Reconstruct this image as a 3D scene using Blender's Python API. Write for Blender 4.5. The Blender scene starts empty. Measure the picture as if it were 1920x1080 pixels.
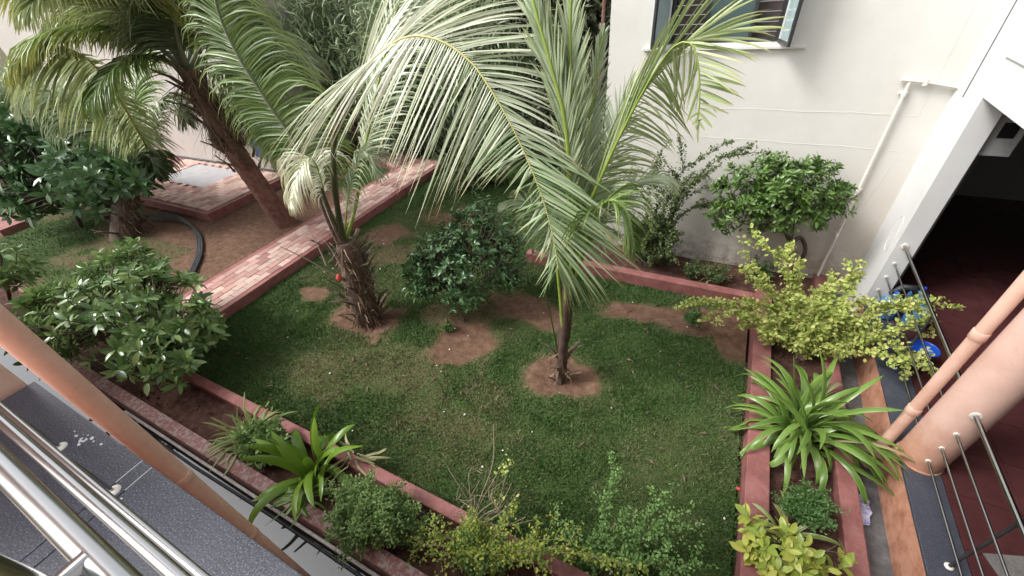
import bpy, math, random
import numpy as np
from mathutils import Vector, Matrix

# ------------------------------------------------------------------ scene, camera, world, sun
S = bpy.context.scene
COL = S.collection
H = 5.2
CAM_R = np.array([[0.8924, 0.2146, -0.3969],
                  [0.4429, -0.5852, 0.6793],
                  [-0.0865, -0.7820, -0.6173]])       # world axes (rows) in camera axes x right, y down, z forward
FPX = 760.0
cam_d = bpy.data.cameras.new('camera'); cam = bpy.data.objects.new('camera', cam_d); COL.objects.link(cam)
m = np.stack([CAM_R[:, 0], -CAM_R[:, 1], -CAM_R[:, 2]], axis=1)
u_, s_, v_ = np.linalg.svd(m); m = u_ @ v_
M4 = Matrix([[*m[0], 0], [*m[1], 0], [*m[2], H], [0, 0, 0, 1]])
cam.matrix_world = M4
cam_d.sensor_width = 36; cam_d.lens = FPX / 1920 * 36
cam_d.clip_start = 0.02; cam_d.clip_end = 500
S.camera = cam
S.render.resolution_x = 1024; S.render.resolution_y = 576

W = bpy.data.worlds.new('World'); S.world = W; W.use_nodes = True
nt = W.node_tree; bg = nt.nodes['Background']
sky = nt.nodes.new('ShaderNodeTexSky'); sky.sky_type = 'NISHITA'; sky.sun_disc = False
SUN_EL, SUN_ROT = math.radians(50), math.radians(-122)
sky.sun_elevation = SUN_EL; sky.sun_rotation = SUN_ROT
sky.dust_density = 4.0; sky.air_density = 1.0; sky.ozone_density = 1.0
hs = nt.nodes.new('ShaderNodeHueSaturation'); hs.inputs['Saturation'].default_value = 0.22   # an overcast, whitish sky
nt.links.new(sky.outputs[0], hs.inputs['Color']); nt.links.new(hs.outputs[0], bg.inputs['Color'])
bg.inputs['Strength'].default_value = 0.12
sun_d = bpy.data.lights.new('sun', 'SUN'); sun_d.energy = 1.2; sun_d.angle = math.radians(18); sun_d.color = (1, .98, .95)
sun = bpy.data.objects.new('sun', sun_d); COL.objects.link(sun)
sd = Vector((math.sin(SUN_ROT) * math.cos(SUN_EL), math.cos(SUN_ROT) * math.cos(SUN_EL), math.sin(SUN_EL)))
sun.rotation_euler = sd.to_track_quat('Z', 'Y').to_euler()
S.view_settings.view_transform = 'Standard'; S.view_settings.look = 'None'
S.view_settings.exposure = 1.45; S.view_settings.gamma = 1; S.view_settings.use_curve_mapping = False

# ------------------------------------------------------------------ helpers
rng = np.random.default_rng(7)
random.seed(7)

def ray(px, py):
    return CAM_R @ np.array([px - 960, py - 540, FPX])
def at_z(px, py, z=0.0):                 # the point at height z that shows at this pixel of the photograph
    r = ray(px, py); return np.array([0, 0, H]) + (z - H) / r[2] * r
def at_d(px, py, d):                     # the point at ground distance d
    r = ray(px, py); return np.array([0, 0, H]) + d / np.hypot(r[0], r[1]) * r

def tag(o, label=None, cat=None, group=None, kind=None):
    if label: o['label'] = label
    if cat: o['category'] = cat
    if group: o['group'] = group
    if kind: o['kind'] = kind
    return o

def empty(name, loc, label=None, cat=None, group=None):
    o = bpy.data.objects.new(name, None); COL.objects.link(o); o.location = Vector(loc); o.empty_display_size = .1
    return tag(o, label, cat, group)

def origin(o):
    v = Vector((0, 0, 0))
    while o is not None: v += o.location; o = o.parent
    return v

def link(name, me, parent=None, loc=None):
    """world-space mesh data, linked under parent (mesh shifted so that parent location is honoured)"""
    o = bpy.data.objects.new(name, me); COL.objects.link(o)
    if parent is not None:
        o.parent = parent
        if loc is None: o.location = -origin(parent)
        else: o.location = Vector(loc) - origin(parent)
    elif loc is not None: o.location = Vector(loc)
    return o

def fast_mesh(name, V, F, mats, smooth=False, attrs=None):
    """V (n,3); F list of int arrays (m,k)"""
    me = bpy.data.meshes.new(name)
    V = np.asarray(V, np.float32)
    if not isinstance(F, list): F = [F]
    F = [np.asarray(f, np.int32) for f in F if len(f)]
    me.vertices.add(len(V)); me.vertices.foreach_set('co', V.ravel())
    nl = sum(f.size for f in F); npoly = sum(len(f) for f in F)
    me.loops.add(nl); me.polygons.add(npoly)
    me.loops.foreach_set('vertex_index', np.concatenate([f.ravel() for f in F]))
    tot = np.concatenate([np.full(len(f), f.shape[1], np.int32) for f in F])
    st = np.concatenate([[0], np.cumsum(tot)[:-1]]).astype(np.int32)
    me.polygons.foreach_set('loop_start', st)
    if smooth: me.polygons.foreach_set('use_smooth', np.ones(npoly, bool))
    if not isinstance(mats, (list, tuple)): mats = [mats]
    for mt in mats: me.materials.append(mt)
    for k, a in (attrs or {}).items():
        at = me.attributes.new(k, 'FLOAT', 'POINT'); at.data.foreach_set('value', np.asarray(a, np.float32))
    me.update(calc_edges=True); me.validate()
    return me

class MB:
    """collects boxes, tubes, prisms and lathes in world space, builds ONE mesh object"""
    def __init__(self): self.v = []; self.f = []; self.sm = []
    def add(self, V, F, smooth=False):
        n = len(self.v); self.v += [tuple(map(float, p)) for p in V]
        self.f += [tuple(int(i) + n for i in q) for q in F]; self.sm += [smooth] * len(F); return self
    def box(self, a, b, jit=0):
        x0, y0, z0 = a; x1, y1, z1 = b
        V = [(x, y, z) for z in (z0, z1) for x, y in ((x0, y0), (x1, y0), (x1, y1), (x0, y1))]
        return self.add(V, [(3, 2, 1, 0), (4, 5, 6, 7), (0, 1, 5, 4), (1, 2, 6, 5), (2, 3, 7, 6), (3, 0, 4, 7)])
    def prism(self, poly, z0, z1):
        n = len(poly); V = [(p[0], p[1], z0) for p in poly] + [(p[0], p[1], z1) for p in poly]
        F = [tuple(range(n))[::-1], tuple(range(n, 2 * n))] + [(i, (i + 1) % n, n + (i + 1) % n, n + i) for i in range(n)]
        return self.add(V, F)
    def tube(self, P, r, n=10, caps=True):
        P = np.asarray(P, float); R = np.broadcast_to(np.asarray(r, float), (len(P),))
        T = np.gradient(P, axis=0) if len(P) > 2 else np.repeat([P[-1] - P[0]], len(P), 0)
        T /= np.linalg.norm(T, axis=1)[:, None] + 1e-9
        ref = np.array([0, 0, 1.]) if abs(T[0][2]) < .9 else np.array([1., 0, 0])
        a0 = None; V = []
        for i, t in enumerate(T):
            a = np.cross(t, ref) if a0 is None else a0 - t * a0.dot(t)
            a /= np.linalg.norm(a) + 1e-9; a0 = a; b = np.cross(t, a)
            for k in range(n):
                w = 2 * math.pi * k / n; V.append(P[i] + R[i] * (math.cos(w) * a + math.sin(w) * b))
        F = [(i * n + k, i * n + (k + 1) % n, (i + 1) * n + (k + 1) % n, (i + 1) * n + k) for i in range(len(P) - 1) for k in range(n)]
        self.add(V, F, True)
        if caps:
            self.add(V[:n], [tuple(range(n))[::-1]]); self.add(V[-n:], [tuple(range(n))])
        return self
    def lathe(self, c, prof, n=24, cap=True):
        V = []; c = np.asarray(c, float)
        for r, z in prof:
            for k in range(n):
                w = 2 * math.pi * k / n; V.append(c + (r * math.cos(w), r * math.sin(w), z))
        F = [(i * n + k, i * n + (k + 1) % n, (i + 1) * n + (k + 1) % n, (i + 1) * n + k) for i in range(len(prof) - 1) for k in range(n)]
        self.add(V, F, True)
        if cap: self.add(V[-n:], [tuple(range(n))]); self.add(V[:n], [tuple(range(n))[::-1]])
        return self
    def build(self, name, mt, parent=None, bevel=0, loc=None):
        me = bpy.data.meshes.new(name)
        V = self.v
        if loc is not None: V = [(x - loc[0], y - loc[1], z - loc[2]) for x, y, z in V]
        me.from_pydata(V, [], self.f); me.materials.append(mt)
        me.polygons.foreach_set('use_smooth', self.sm); me.update()
        o = link(name, me, parent, loc)
        if bevel:
            b = o.modifiers.new('bevel', 'BEVEL'); b.width = bevel; b.segments = 2; b.limit_method = 'ANGLE'
        return o

def vnoise(x, y, s, seed=0):
    g = np.random.default_rng(seed).random((64, 64)); x = np.asarray(x) / s; y = np.asarray(y) / s
    xi = np.floor(x).astype(int); yi = np.floor(y).astype(int); fx = x - xi; fy = y - yi
    fx = fx * fx * (3 - 2 * fx); fy = fy * fy * (3 - 2 * fy)
    a = g[xi % 64, yi % 64]; b = g[(xi + 1) % 64, yi % 64]; c = g[xi % 64, (yi + 1) % 64]; d = g[(xi + 1) % 64, (yi + 1) % 64]
    return (a * (1 - fx) + b * fx) * (1 - fy) + (c * (1 - fx) + d * fx) * fy
def fbm(x, y, s, seed=0): return .55 * vnoise(x, y, s, seed) + .3 * vnoise(x, y, s / 2.3, seed + 1) + .15 * vnoise(x, y, s / 5.1, seed + 2)
def sstep(a, b, x):
    t = np.clip((x - a) / (b - a), 0, 1); return t * t * (3 - 2 * t)

# ------------------------------------------------------------------ materials
def nodes(name):
    mt = bpy.data.materials.new(name); mt.use_nodes = True; t = mt.node_tree
    return mt, t, t.nodes['Principled BSDF'], t.nodes['Material Output']
def noise_node(t, scale, detail=4, rough=.6, obj=True):
    n = t.nodes.new('ShaderNodeTexNoise'); n.inputs['Scale'].default_value = scale; n.inputs['Detail'].default_value = detail
    n.inputs['Roughness'].default_value = rough
    if obj:
        g = t.nodes.new('ShaderNodeNewGeometry'); t.links.new(g.outputs['Position'], n.inputs['Vector'])
    return n
def ramp_node(t, cols, pos=None, fac=None):
    r = t.nodes.new('ShaderNodeValToRGB'); e = r.color_ramp.elements
    pos = pos or [i / (len(cols) - 1) for i in range(len(cols))]
    while len(e) < len(cols): e.new(.5)
    for i, c in enumerate(cols): e[i].position = pos[i]; e[i].color = (*c, 1)
    if fac is not None: t.links.new(fac, r.inputs['Fac'])
    return r
def bump_node(t, b, fac, strength, dist=.01):
    n = t.nodes.new('ShaderNodeBump'); n.inputs['Strength'].default_value = strength; n.inputs['Distance'].default_value = dist
    t.links.new(fac, n.inputs['Height']); t.links.new(n.outputs[0], b.inputs['Normal']); return n
def mixc(t, fac, a, b, mode='MIX'):
    n = t.nodes.new('ShaderNodeMix'); n.data_type = 'RGBA'; n.blend_type = mode
    for i, s in ((0, fac), (6, a), (7, b)):
        if hasattr(s, 'is_output'): t.links.new(s, n.inputs[i])
        elif i == 0: n.inputs[0].default_value = s
        else: n.inputs[i].default_value = (*s, 1)
    return n.outputs[2]
def mrange(t, v, a, b, c=0, d=1):
    n = t.nodes.new('ShaderNodeMapRange'); t.links.new(v, n.inputs[0])
    for i, x in enumerate((a, b, c, d)): n.inputs[i + 1].default_value = x
    return n.outputs[0]

def solid(name, cols, scale=6, rough=.6, bump=.15, dist=.004, metal=0, spec=.5, fine=60, pos=None, objrand=0):
    mt, t, b, o = nodes(name)
    n = noise_node(t, scale, 6, .65); r = ramp_node(t, cols, pos or [.3 + .4 * i / max(1, len(cols) - 1) for i in range(len(cols))], n.outputs[0])
    c = r.outputs[0]
    if objrand:
        oi = t.nodes.new('ShaderNodeObjectInfo'); v = mrange(t, oi.outputs['Random'], 0, 1, 1 - objrand, 1 + objrand)
        h = t.nodes.new('ShaderNodeHueSaturation'); t.links.new(c, h.inputs['Color']); t.links.new(v, h.inputs['Value']); c = h.outputs[0]
    t.links.new(c, b.inputs['Base Color']); b.inputs['Roughness'].default_value = rough
    b.inputs['Metallic'].default_value = metal; b.inputs['Specular IOR Level'].default_value = spec
    if bump:
        f = noise_node(t, fine, 5, .6); bump_node(t, b, f.outputs[0], bump, dist)
    return mt

def leaf_mat(name, cols, rough=.42, trans=.25, tip=None, spec=.5, vein=0):
    """colour varies leaf by leaf: 'tint' of a joined crown or the object's own random number"""
    cols = [tuple(min(.8, v * 1.15) for v in c_) for c_ in cols]
    mt, t, b, o = nodes(name)
    a = t.nodes.new('ShaderNodeAttribute'); a.attribute_name = 'tint'
    oi = t.nodes.new('ShaderNodeObjectInfo')
    ad = t.nodes.new('ShaderNodeMath'); ad.operation = 'ADD'; t.links.new(a.outputs['Fac'], ad.inputs[0]); t.links.new(oi.outputs['Random'], ad.inputs[1])
    fr = t.nodes.new('ShaderNodeMath'); fr.operation = 'PINGPONG'; fr.inputs[1].default_value = 1; t.links.new(ad.outputs[0], fr.inputs[0])
    c = ramp_node(t, cols, None, fr.outputs[0]).outputs[0]
    if tip:
        al = t.nodes.new('ShaderNodeAttribute'); al.attribute_name = 'along'
        c = mixc(t, mrange(t, al.outputs['Fac'], .6, 1.0, 0, tip[1]), c, tip[0])
    if vein:
        ac = t.nodes.new('ShaderNodeAttribute'); ac.attribute_name = 'across'
        c = mixc(t, mrange(t, ac.outputs['Fac'], .66, .85, 0, .9), c, vein)
    t.links.new(c, b.inputs['Base Color']); b.inputs['Roughness'].default_value = rough; b.inputs['Specular IOR Level'].default_value = spec
    tr = t.nodes.new('ShaderNodeBsdfTranslucent'); t.links.new(c, tr.inputs['Color'])
    mx = t.nodes.new('ShaderNodeMixShader'); mx.inputs[0].default_value = trans
    t.links.new(b.outputs[0], mx.inputs[1]); t.links.new(tr.outputs[0], mx.inputs[2]); t.links.new(mx.outputs[0], o.inputs['Surface'])
    return mt

M = {}
# --- ground: soil showing where the 'soil' attribute says, thin turf elsewhere
mt, t, b, o = nodes('lawn_ground')
a = t.nodes.new('ShaderNodeAttribute'); a.attribute_name = 'soil'
n1 = noise_node(t, 2.2, 8, .7); n2 = noise_node(t, 35, 5, .7); n3 = noise_node(t, 7, 6, .7)
soil = ramp_node(t, [(.075, .041, .027), (.125, .072, .048), (.19, .118, .082)], [.3, .5, .72], n3.outputs[0]).outputs[0]
turf = ramp_node(t, [(.026, .050, .012), (.045, .075, .022), (.080, .085, .036)], [.3, .5, .75], n1.outputs[0]).outputs[0]
ad = t.nodes.new('ShaderNodeMath'); ad.operation = 'ADD'; t.links.new(a.outputs['Fac'], ad.inputs[0])
t.links.new(mrange(t, n2.outputs[0], .3, .7, -.3, .3), ad.inputs[1])
t.links.new(mixc(t, mrange(t, ad.outputs[0], .25, .8), turf, soil), b.inputs['Base Color'])
b.inputs['Roughness'].default_value = .95; b.inputs['Specular IOR Level'].default_value = .15
bump_node(t, b, n2.outputs[0], .7, .02); M['lawn'] = mt
M['soil'] = solid('planter_soil', [(.045, .022, .017), (.08, .040, .031), (.13, .072, .058)], 9, .95, .9, .03, fine=40, spec=.15)
M['earth'] = solid('far_earth', [(.10, .065, .04), (.08, .075, .04), (.14, .1, .07)], 1.2, .95, .4, .03, fine=20, spec=.1)
# --- grass blades
mt, t, b, o = nodes('grass_blades')
a = t.nodes.new('ShaderNodeAttribute'); a.attribute_name = 'tint'
dr = t.nodes.new('ShaderNodeAttribute'); dr.attribute_name = 'dry'
c1 = ramp_node(t, [(.040, .088, .022), (.058, .118, .030), (.088, .150, .046)], None, a.outputs['Fac']).outputs[0]
c2 = ramp_node(t, [(.11, .125, .05), (.19, .175, .09), (.27, .225, .14)], None, a.outputs['Fac']).outputs[0]
c = mixc(t, dr.outputs['Fac'], c1, c2); t.links.new(c, b.inputs['Base Color']); b.inputs['Roughness'].default_value = .6; b.inputs['Specular IOR Level'].default_value = .3
M['grass'] = mt
# --- masonry
mt, t, b, o = nodes('red_oxide_kerb')
n1 = noise_node(t, 5, 8, .7); n2 = noise_node(t, 1.7, 8, .75); n3 = noise_node(t, 28, 6, .7)
c = ramp_node(t, [(.17, .058, .052), (.24, .088, .080), (.30, .135, .125)], [.3, .5, .7], n1.outputs[0]).outputs[0]
c = mixc(t, mrange(t, n2.outputs[0], .52, .72, 0, .8), c, (.085, .042, .032)); c = mixc(t, mrange(t, n3.outputs[0], .63, .72, 0, .5), c, (.36, .24, .22))
t.links.new(c, b.inputs['Base Color']); b.inputs['Roughness'].default_value = .75; bump_node(t, b, n3.outputs[0], .35, .006); M['kerb'] = mt
M['kerb_worn'] = None
mt, t, b, o = nodes('flaking_red_kerb')
n1 = noise_node(t, 4, 8, .75); n2 = noise_node(t, 18, 8, .7)
red = ramp_node(t, [(.20, .085, .078), (.28, .13, .12)], [.35, .65], n1.outputs[0]).outputs[0]
pale = ramp_node(t, [(.22, .16, .145), (.36, .29, .27)], [.35, .65], n2.outputs[0]).outputs[0]
c = mixc(t, mrange(t, n2.outputs[0], .47, .56), red, pale)
n4 = noise_node(t, 1.3, 6, .7); c = mixc(t, mrange(t, n4.outputs[0], .55, .7, 0, .75), c, (.075, .055, .048))
t.links.new(c, b.inputs['Base Color']); b.inputs['Roughness'].default_value = .85; bump_node(t, b, n2.outputs[0], .5, .006); M['kerb_worn'] = mt
M['paver_a'] = solid('pale_pink_paver', [(.42, .28, .235), (.52, .375, .32)], 12, .8, .4, .004, fine=70, objrand=.18)
M['paver_b'] = solid('red_paver', [(.28, .14, .12), (.36, .20, .172)], 12, .8, .4, .004, fine=70, objrand=.2)
M['paver_c'] = solid('brown_pink_paver', [(.33, .185, .158), (.41, .25, .212)], 12, .8, .4, .004, fine=70, objrand=.2)
M['mortar'] = solid('paver_joint_sand', [(.13, .085, .07), (.2, .13, .105)], 10, .95, .3)
M['slab'] = solid('grey_concrete_slab', [(.28, .275, .28), (.36, .35, .36)], 3, .8, .2)
# white wall with grime near the ground and trowel marks
mt, t, b, o = nodes('cream_white_wall')
g = t.nodes.new('ShaderNodeNewGeometry'); sx = t.nodes.new('ShaderNodeSeparateXYZ'); t.links.new(g.outputs['Position'], sx.inputs[0])
n1 = noise_node(t, 1.1, 8, .7); n2 = noise_node(t, 9, 6, .7)
base = ramp_node(t, [(.595, .575, .53), (.65, .632, .59)], [.35, .65], n1.outputs[0]).outputs[0]
hz = mrange(t, sx.outputs['Z'], .2, 2.7, 1, 0)
mp = t.nodes.new('ShaderNodeMath'); mp.operation = 'MULTIPLY'; t.links.new(hz, mp.inputs[0]); t.links.new(mrange(t, n1.outputs[0], .3, .6, .35, 1), mp.inputs[1])
xx = mrange(t, sx.outputs['X'], -.3, 2.0, .25, 1); mp2 = t.nodes.new('ShaderNodeMath'); mp2.operation = 'MULTIPLY'
t.links.new(mp.outputs[0], mp2.inputs[0]); t.links.new(xx, mp2.inputs[1])
c = mixc(t, mp2.outputs[0], base, (.37, .30, .235))
n5 = noise_node(t, 5, 8, .75); hz2 = mrange(t, sx.outputs['Z'], .25, .9, 1, 0); mp3 = t.nodes.new('ShaderNodeMath'); mp3.operation = 'MULTIPLY'
t.links.new(hz2, mp3.inputs[0]); t.links.new(mrange(t, n5.outputs[0], .42, .62), mp3.inputs[1])
c = mixc(t, mp3.outputs[0], c, (.22, .18, .145))
t.links.new(c, b.inputs['Base Color']); b.inputs['Roughness'].default_value = .8; bump_node(t, b, n2.outputs[0], .12, .01); M['wall'] = mt
M['white'] = solid('white_paint', [(.56, .56, .55), (.62, .62, .615)], 1.5, .65, .08, .006, fine=12)
M['housewall'] = solid('pale_house_wall', [(.47, .42, .385), (.56, .51, .47)], 1.0, .8, .1, fine=12)
M['greywall'] = solid('grey_wall', [(.30, .30, .30), (.38, .38, .38)], 1.0, .8, .1, fine=12)
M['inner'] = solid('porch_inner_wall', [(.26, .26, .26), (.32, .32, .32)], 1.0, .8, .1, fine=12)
mt, t, b, o = nodes('peach_pink_paint')
n1 = noise_node(t, 3, 8, .75); n2 = noise_node(t, 16, 7, .7)
c = ramp_node(t, [(.52, .30, .225), (.61, .38, .295), (.66, .44, .355)], [.3, .5, .7], n1.outputs[0]).outputs[0]
c = mixc(t, mrange(t, n2.outputs[0], .62, .74, 0, .35), c, (.70, .56, .48)); c = mixc(t, mrange(t, n2.outputs[0], .36, .28, 0, .35), c, (.30, .17, .13))
t.links.new(c, b.inputs['Base Color']); b.inputs['Roughness'].default_value = .5; bump_node(t, b, n2.outputs[0], .15, .004); M['pink'] = mt
mt, t, b, o = nodes('pale_pink_column_paint')
g = t.nodes.new('ShaderNodeNewGeometry'); sx = t.nodes.new('ShaderNodeSeparateXYZ'); t.links.new(g.outputs['Position'], sx.inputs[0])
n1 = noise_node(t, 3, 7, .7); n2 = noise_node(t, 14, 6, .7)
c = ramp_node(t, [(.54, .35, .285), (.62, .42, .35)], [.35, .65], n1.outputs[0]).outputs[0]
zz = t.nodes.new('ShaderNodeMath'); zz.operation = 'ADD'; t.links.new(sx.outputs['Z'], zz.inputs[0]); t.links.new(mrange(t, n1.outputs[0], .3, .7, -.25, .25), zz.inputs[1])
c = mixc(t, mrange(t, zz.outputs[0], .45, 1.15, .9, 0), c, (.42, .20, .12)); c = mixc(t, mrange(t, n2.outputs[0], .6, .75, 0, .3), c, (.33, .22, .18))
t.links.new(c, b.inputs['Base Color']); b.inputs['Roughness'].default_value = .55; bump_node(t, b, n2.outputs[0], .18, .006); M['pinkpale'] = mt
M['orange'] = solid('weathered_orange_plinth', [(.30, .12, .065), (.46, .22, .14), (.54, .31, .22)], 6, .75, .3, .004, fine=40)
M['maroon'] = solid('maroon_tile', [(.055, .019, .020), (.078, .027, .028)], 5, .22, .05, .002, fine=30, objrand=.08)
M['granite'] = None
mt, t, b, o = nodes('grey_granite')
v = noise_node(t, 170, 4, .75); w = noise_node(t, 5, 5, .6); k = noise_node(t, 70, 4, .6)
c = ramp_node(t, [(.012, .013, .018), (.045, .049, .066), (.24, .25, .29)], [.36, .53, .70], v.outputs[0]).outputs[0]
c = mixc(t, mrange(t, k.outputs[0], .5, .7, 0, .45), c, (.045, .048, .065))
c = mixc(t, mrange(t, w.outputs[0], .45, .7, 0, .25), c, (.10, .105, .125))
t.links.new(c, b.inputs['Base Color']); b.inputs['Roughness'].default_value = .34; bump_node(t, b, v.outputs[0], .04, .001); M['granite'] = mt
M['granite_line'] = solid('pale_joint_line', [(.42, .43, .45), (.52, .53, .55)], 30, .6, 0)
M['stain'] = solid('white_splash', [(.55, .55, .56), (.66, .66, .67)], 30, .8, 0)
M['steel'] = None
mt, t, b, o = nodes('brushed_steel')
n = noise_node(t, 3, 3, .5); t.links.new(mrange(t, n.outputs[0], .3, .7, .17, .26), b.inputs['Roughness'])
t.links.new(ramp_node(t, [(.36, .36, .355), (.43, .425, .42)], [.3, .7], n.outputs[0]).outputs[0], b.inputs['Base Color']); b.inputs['Metallic'].default_value = 1; M['steel'] = mt
M['black_metal'] = solid('black_metal', [(.02, .02, .022), (.04, .04, .045)], 8, .4, .05)
M['pvc'] = solid('cream_pvc', [(.68, .64, .56), (.74, .70, .63)], 6, .4, .03)
M['whitepipe'] = solid('dirty_white_conduit', [(.42, .40, .38), (.62, .60, .58)], 9, .5, .05)
M['drain'] = solid('damp_drain_concrete', [(.05, .05, .052), (.10, .10, .105), (.17, .17, .175)], 5, .6, .4, .006, fine=35)
mt, t, b, o = nodes('still_drain_water'); b.inputs['Base Color'].default_value = (.02, .022, .025, 1); b.inputs['Roughness'].default_value = .02
b.inputs['IOR'].default_value = 1.5; b.inputs['Specular IOR Level'].default_value = 1; n = noise_node(t, 7, 2); bump_node(t, b, n.outputs[0], .05, .01); M['water'] = mt
mt, t, b, o = nodes('tinted_window_glass'); b.inputs['Base Color'].default_value = (.07, .11, .11, 1); b.inputs['Roughness'].default_value = .06
b.inputs['Specular IOR Level'].default_value = .9; n = noise_node(t, 1.2, 3); bump_node(t, b, n.outputs[0], .04, .02); M['glass'] = mt
mt, t, b, o = nodes('frosted_shutter_glass'); b.inputs['Base Color'].default_value = (.30, .42, .42, 1); b.inputs['Roughness'].default_value = .15; n = noise_node(t, 2, 3)
t.links.new(ramp_node(t, [(.24, .33, .33), (.36, .44, .44)], [.3, .7], n.outputs[0]).outputs[0], b.inputs['Base Color']); M['shutterglass'] = mt
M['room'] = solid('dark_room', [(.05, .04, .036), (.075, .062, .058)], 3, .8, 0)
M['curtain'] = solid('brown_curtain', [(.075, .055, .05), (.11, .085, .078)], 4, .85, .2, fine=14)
M['blueplastic'] = solid('blue_bucket_plastic', [(.010, .065, .42), (.014, .085, .50)], 4, .35, .03)
mt, t, b, o = nodes('clear_blue_jar'); b.inputs['Base Color'].default_value = (.13, .34, .62, 1); b.inputs['Roughness'].default_value = .12; b.inputs['Transmission Weight'].default_value = .45; M['jar'] = mt
M['rubber'] = solid('dark_rubber_hose', [(.016, .017, .02), (.036, .038, .044)], 9, .5, .1)
M['trash'] = solid('crumpled_violet_wrapper', [(.20, .17, .48), (.42, .42, .62), (.7, .7, .74)], 22, .4, .3)
M['doormat'] = solid('grey_doormat', [(.10, .095, .09), (.22, .2, .19)], 60, .95, .8, .01, fine=150)
# --- bark and leaves
M['bark'] = solid('grey_brown_bark', [(.06, .042, .03), (.12, .09, .07)], 14, .9, .8, .01, fine=40)
M['barkgreen'] = solid('green_brown_stem', [(.05, .055, .025), (.11, .10, .055)], 14, .8, .4, .006, fine=40)
M['drytwig'] = solid('dry_twig', [(.24, .185, .13), (.37, .295, .22)], 20, .9, .3)
M['palmtrunk'] = solid('palm_trunk', [(.055, .033, .024), (.10, .062, .046), (.15, .10, .075)], 10, .9, .9, .015, fine=30)
M['palmtrunk_red'] = solid('reddish_ringed_trunk', [(.10, .045, .032), (.17, .082, .06), (.24, .13, .1)], 9, .9, .8, .015, fine=30)
M['boot'] = solid('dry_leaf_base', [(.055, .034, .023), (.12, .08, .055), (.21, .155, .11)], 13, .9, .7, .012, fine=50, objrand=.25)
M['fibre'] = leaf_mat('dry_fibre', [(.055, .034, .022), (.12, .08, .05), (.22, .16, .11)], .9, .05, spec=.1)
M['rachis_yellow'] = solid('yellow_green_rachis', [(.36, .33, .09), (.46, .43, .16)], 5, .4, .05)
M['rachis_green'] = solid('green_rachis', [(.17, .25, .035), (.26, .33, .06)], 5, .4, .05)
M['rachis_grey'] = solid('grey_green_rachis', [(.12, .14, .085), (.2, .21, .14)], 5, .5, .05)
M['petiole_dark'] = solid('dark_petiole', [(.030, .034, .014), (.075, .075, .03)], 6, .45, .1)
M['palm_pale'] = leaf_mat('pale_palm_leaflets', [(.38, .42, .25), (.50, .53, .37), (.62, .62, .48), (.70, .68, .56)], .34, .22, ((.46, .31, .10), .75), spec=.7)
mt, t, b, o = nodes('giant_frond_leaflets')
a_ = t.nodes.new('ShaderNodeAttribute'); a_.attribute_name = 'tint'; q_ = t.nodes.new('ShaderNodeAttribute'); q_.attribute_name = 'pos'; l_ = t.nodes.new('ShaderNodeAttribute'); l_.attribute_name = 'along'
c1 = ramp_node(t, [(.44, .49, .31), (.58, .61, .45), (.69, .69, .56), (.75, .73, .62)], None, a_.outputs['Fac']).outputs[0]  # pale leaflets; sky sheen near the arch is also put into this whitish colour
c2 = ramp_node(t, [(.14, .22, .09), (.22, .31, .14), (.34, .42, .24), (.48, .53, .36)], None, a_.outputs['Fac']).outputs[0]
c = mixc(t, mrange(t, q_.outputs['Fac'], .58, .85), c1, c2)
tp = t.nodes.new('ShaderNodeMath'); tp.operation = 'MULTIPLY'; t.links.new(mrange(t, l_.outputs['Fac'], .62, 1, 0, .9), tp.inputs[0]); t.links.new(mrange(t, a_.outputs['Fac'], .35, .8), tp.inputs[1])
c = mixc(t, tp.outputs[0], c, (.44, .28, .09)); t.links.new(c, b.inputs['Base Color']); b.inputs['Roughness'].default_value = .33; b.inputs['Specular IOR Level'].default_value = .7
tr = t.nodes.new('ShaderNodeBsdfTranslucent'); t.links.new(c, tr.inputs['Color']); mx = t.nodes.new('ShaderNodeMixShader'); mx.inputs[0].default_value = .22
t.links.new(b.outputs[0], mx.inputs[1]); t.links.new(tr.outputs[0], mx.inputs[2]); t.links.new(mx.outputs[0], o.inputs['Surface']); M['palm_giant'] = mt
M['palm_mid'] = leaf_mat('grey_green_palm_leaflets', [(.16, .22, .11), (.24, .30, .17), (.36, .42, .27)], .34, .25, ((.30, .27, .10), .45), spec=.65)
M['palm_green'] = leaf_mat('green_palm_leaflets', [(.055, .10, .02), (.09, .15, .035), (.16, .23, .06)], .36, .3, ((.25, .24, .06), .35), spec=.6)
M['palm_light'] = leaf_mat('light_green_palm_leaflets', [(.17, .23, .08), (.27, .33, .14), (.40, .45, .24)], .36, .25, ((.40, .36, .10), .5), spec=.6)
M['palm_dark'] = leaf_mat('dark_palm_leaflets', [(.022, .040, .012), (.04, .065, .022), (.07, .10, .04)], .36, .2, ((.2, .18, .06), .5), spec=.6)
M['palm_yellow'] = leaf_mat('yellowing_palm_leaflets', [(.10, .17, .04), (.17, .25, .06), (.28, .34, .10)], .4, .3, ((.42, .36, .07), .65))
M['broad'] = leaf_mat('broad_glossy_leaf', [(.045, .095, .028), (.08, .15, .042), (.13, .215, .07), (.23, .31, .11)], .27, .22, spec=.6)
M['broad_dark'] = leaf_mat('dark_glossy_leaf', [(.028, .075, .026), (.05, .11, .038), (.085, .16, .06)], .34, .15, spec=.6)
M['ixora'] = leaf_mat('ixora_leaf', [(.035, .075, .016), (.065, .125, .026), (.12, .20, .05)], .34, .2, spec=.5)
M['boug'] = leaf_mat('yellow_green_leaf', [(.12, .20, .035), (.22, .32, .06), (.36, .44, .11), (.54, .52, .20)], .5, .35, spec=.3)
M['boug_mix'] = leaf_mat('mixed_green_yellow_leaf', [(.05, .12, .02), (.09, .18, .03), (.15, .25, .05), (.24, .33, .07), (.46, .46, .09)], .5, .35, spec=.3)
M['boug_green'] = leaf_mat('small_green_leaf', [(.065, .14, .03), (.115, .20, .055), (.19, .28, .10)], .5, .3, spec=.3)
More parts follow.
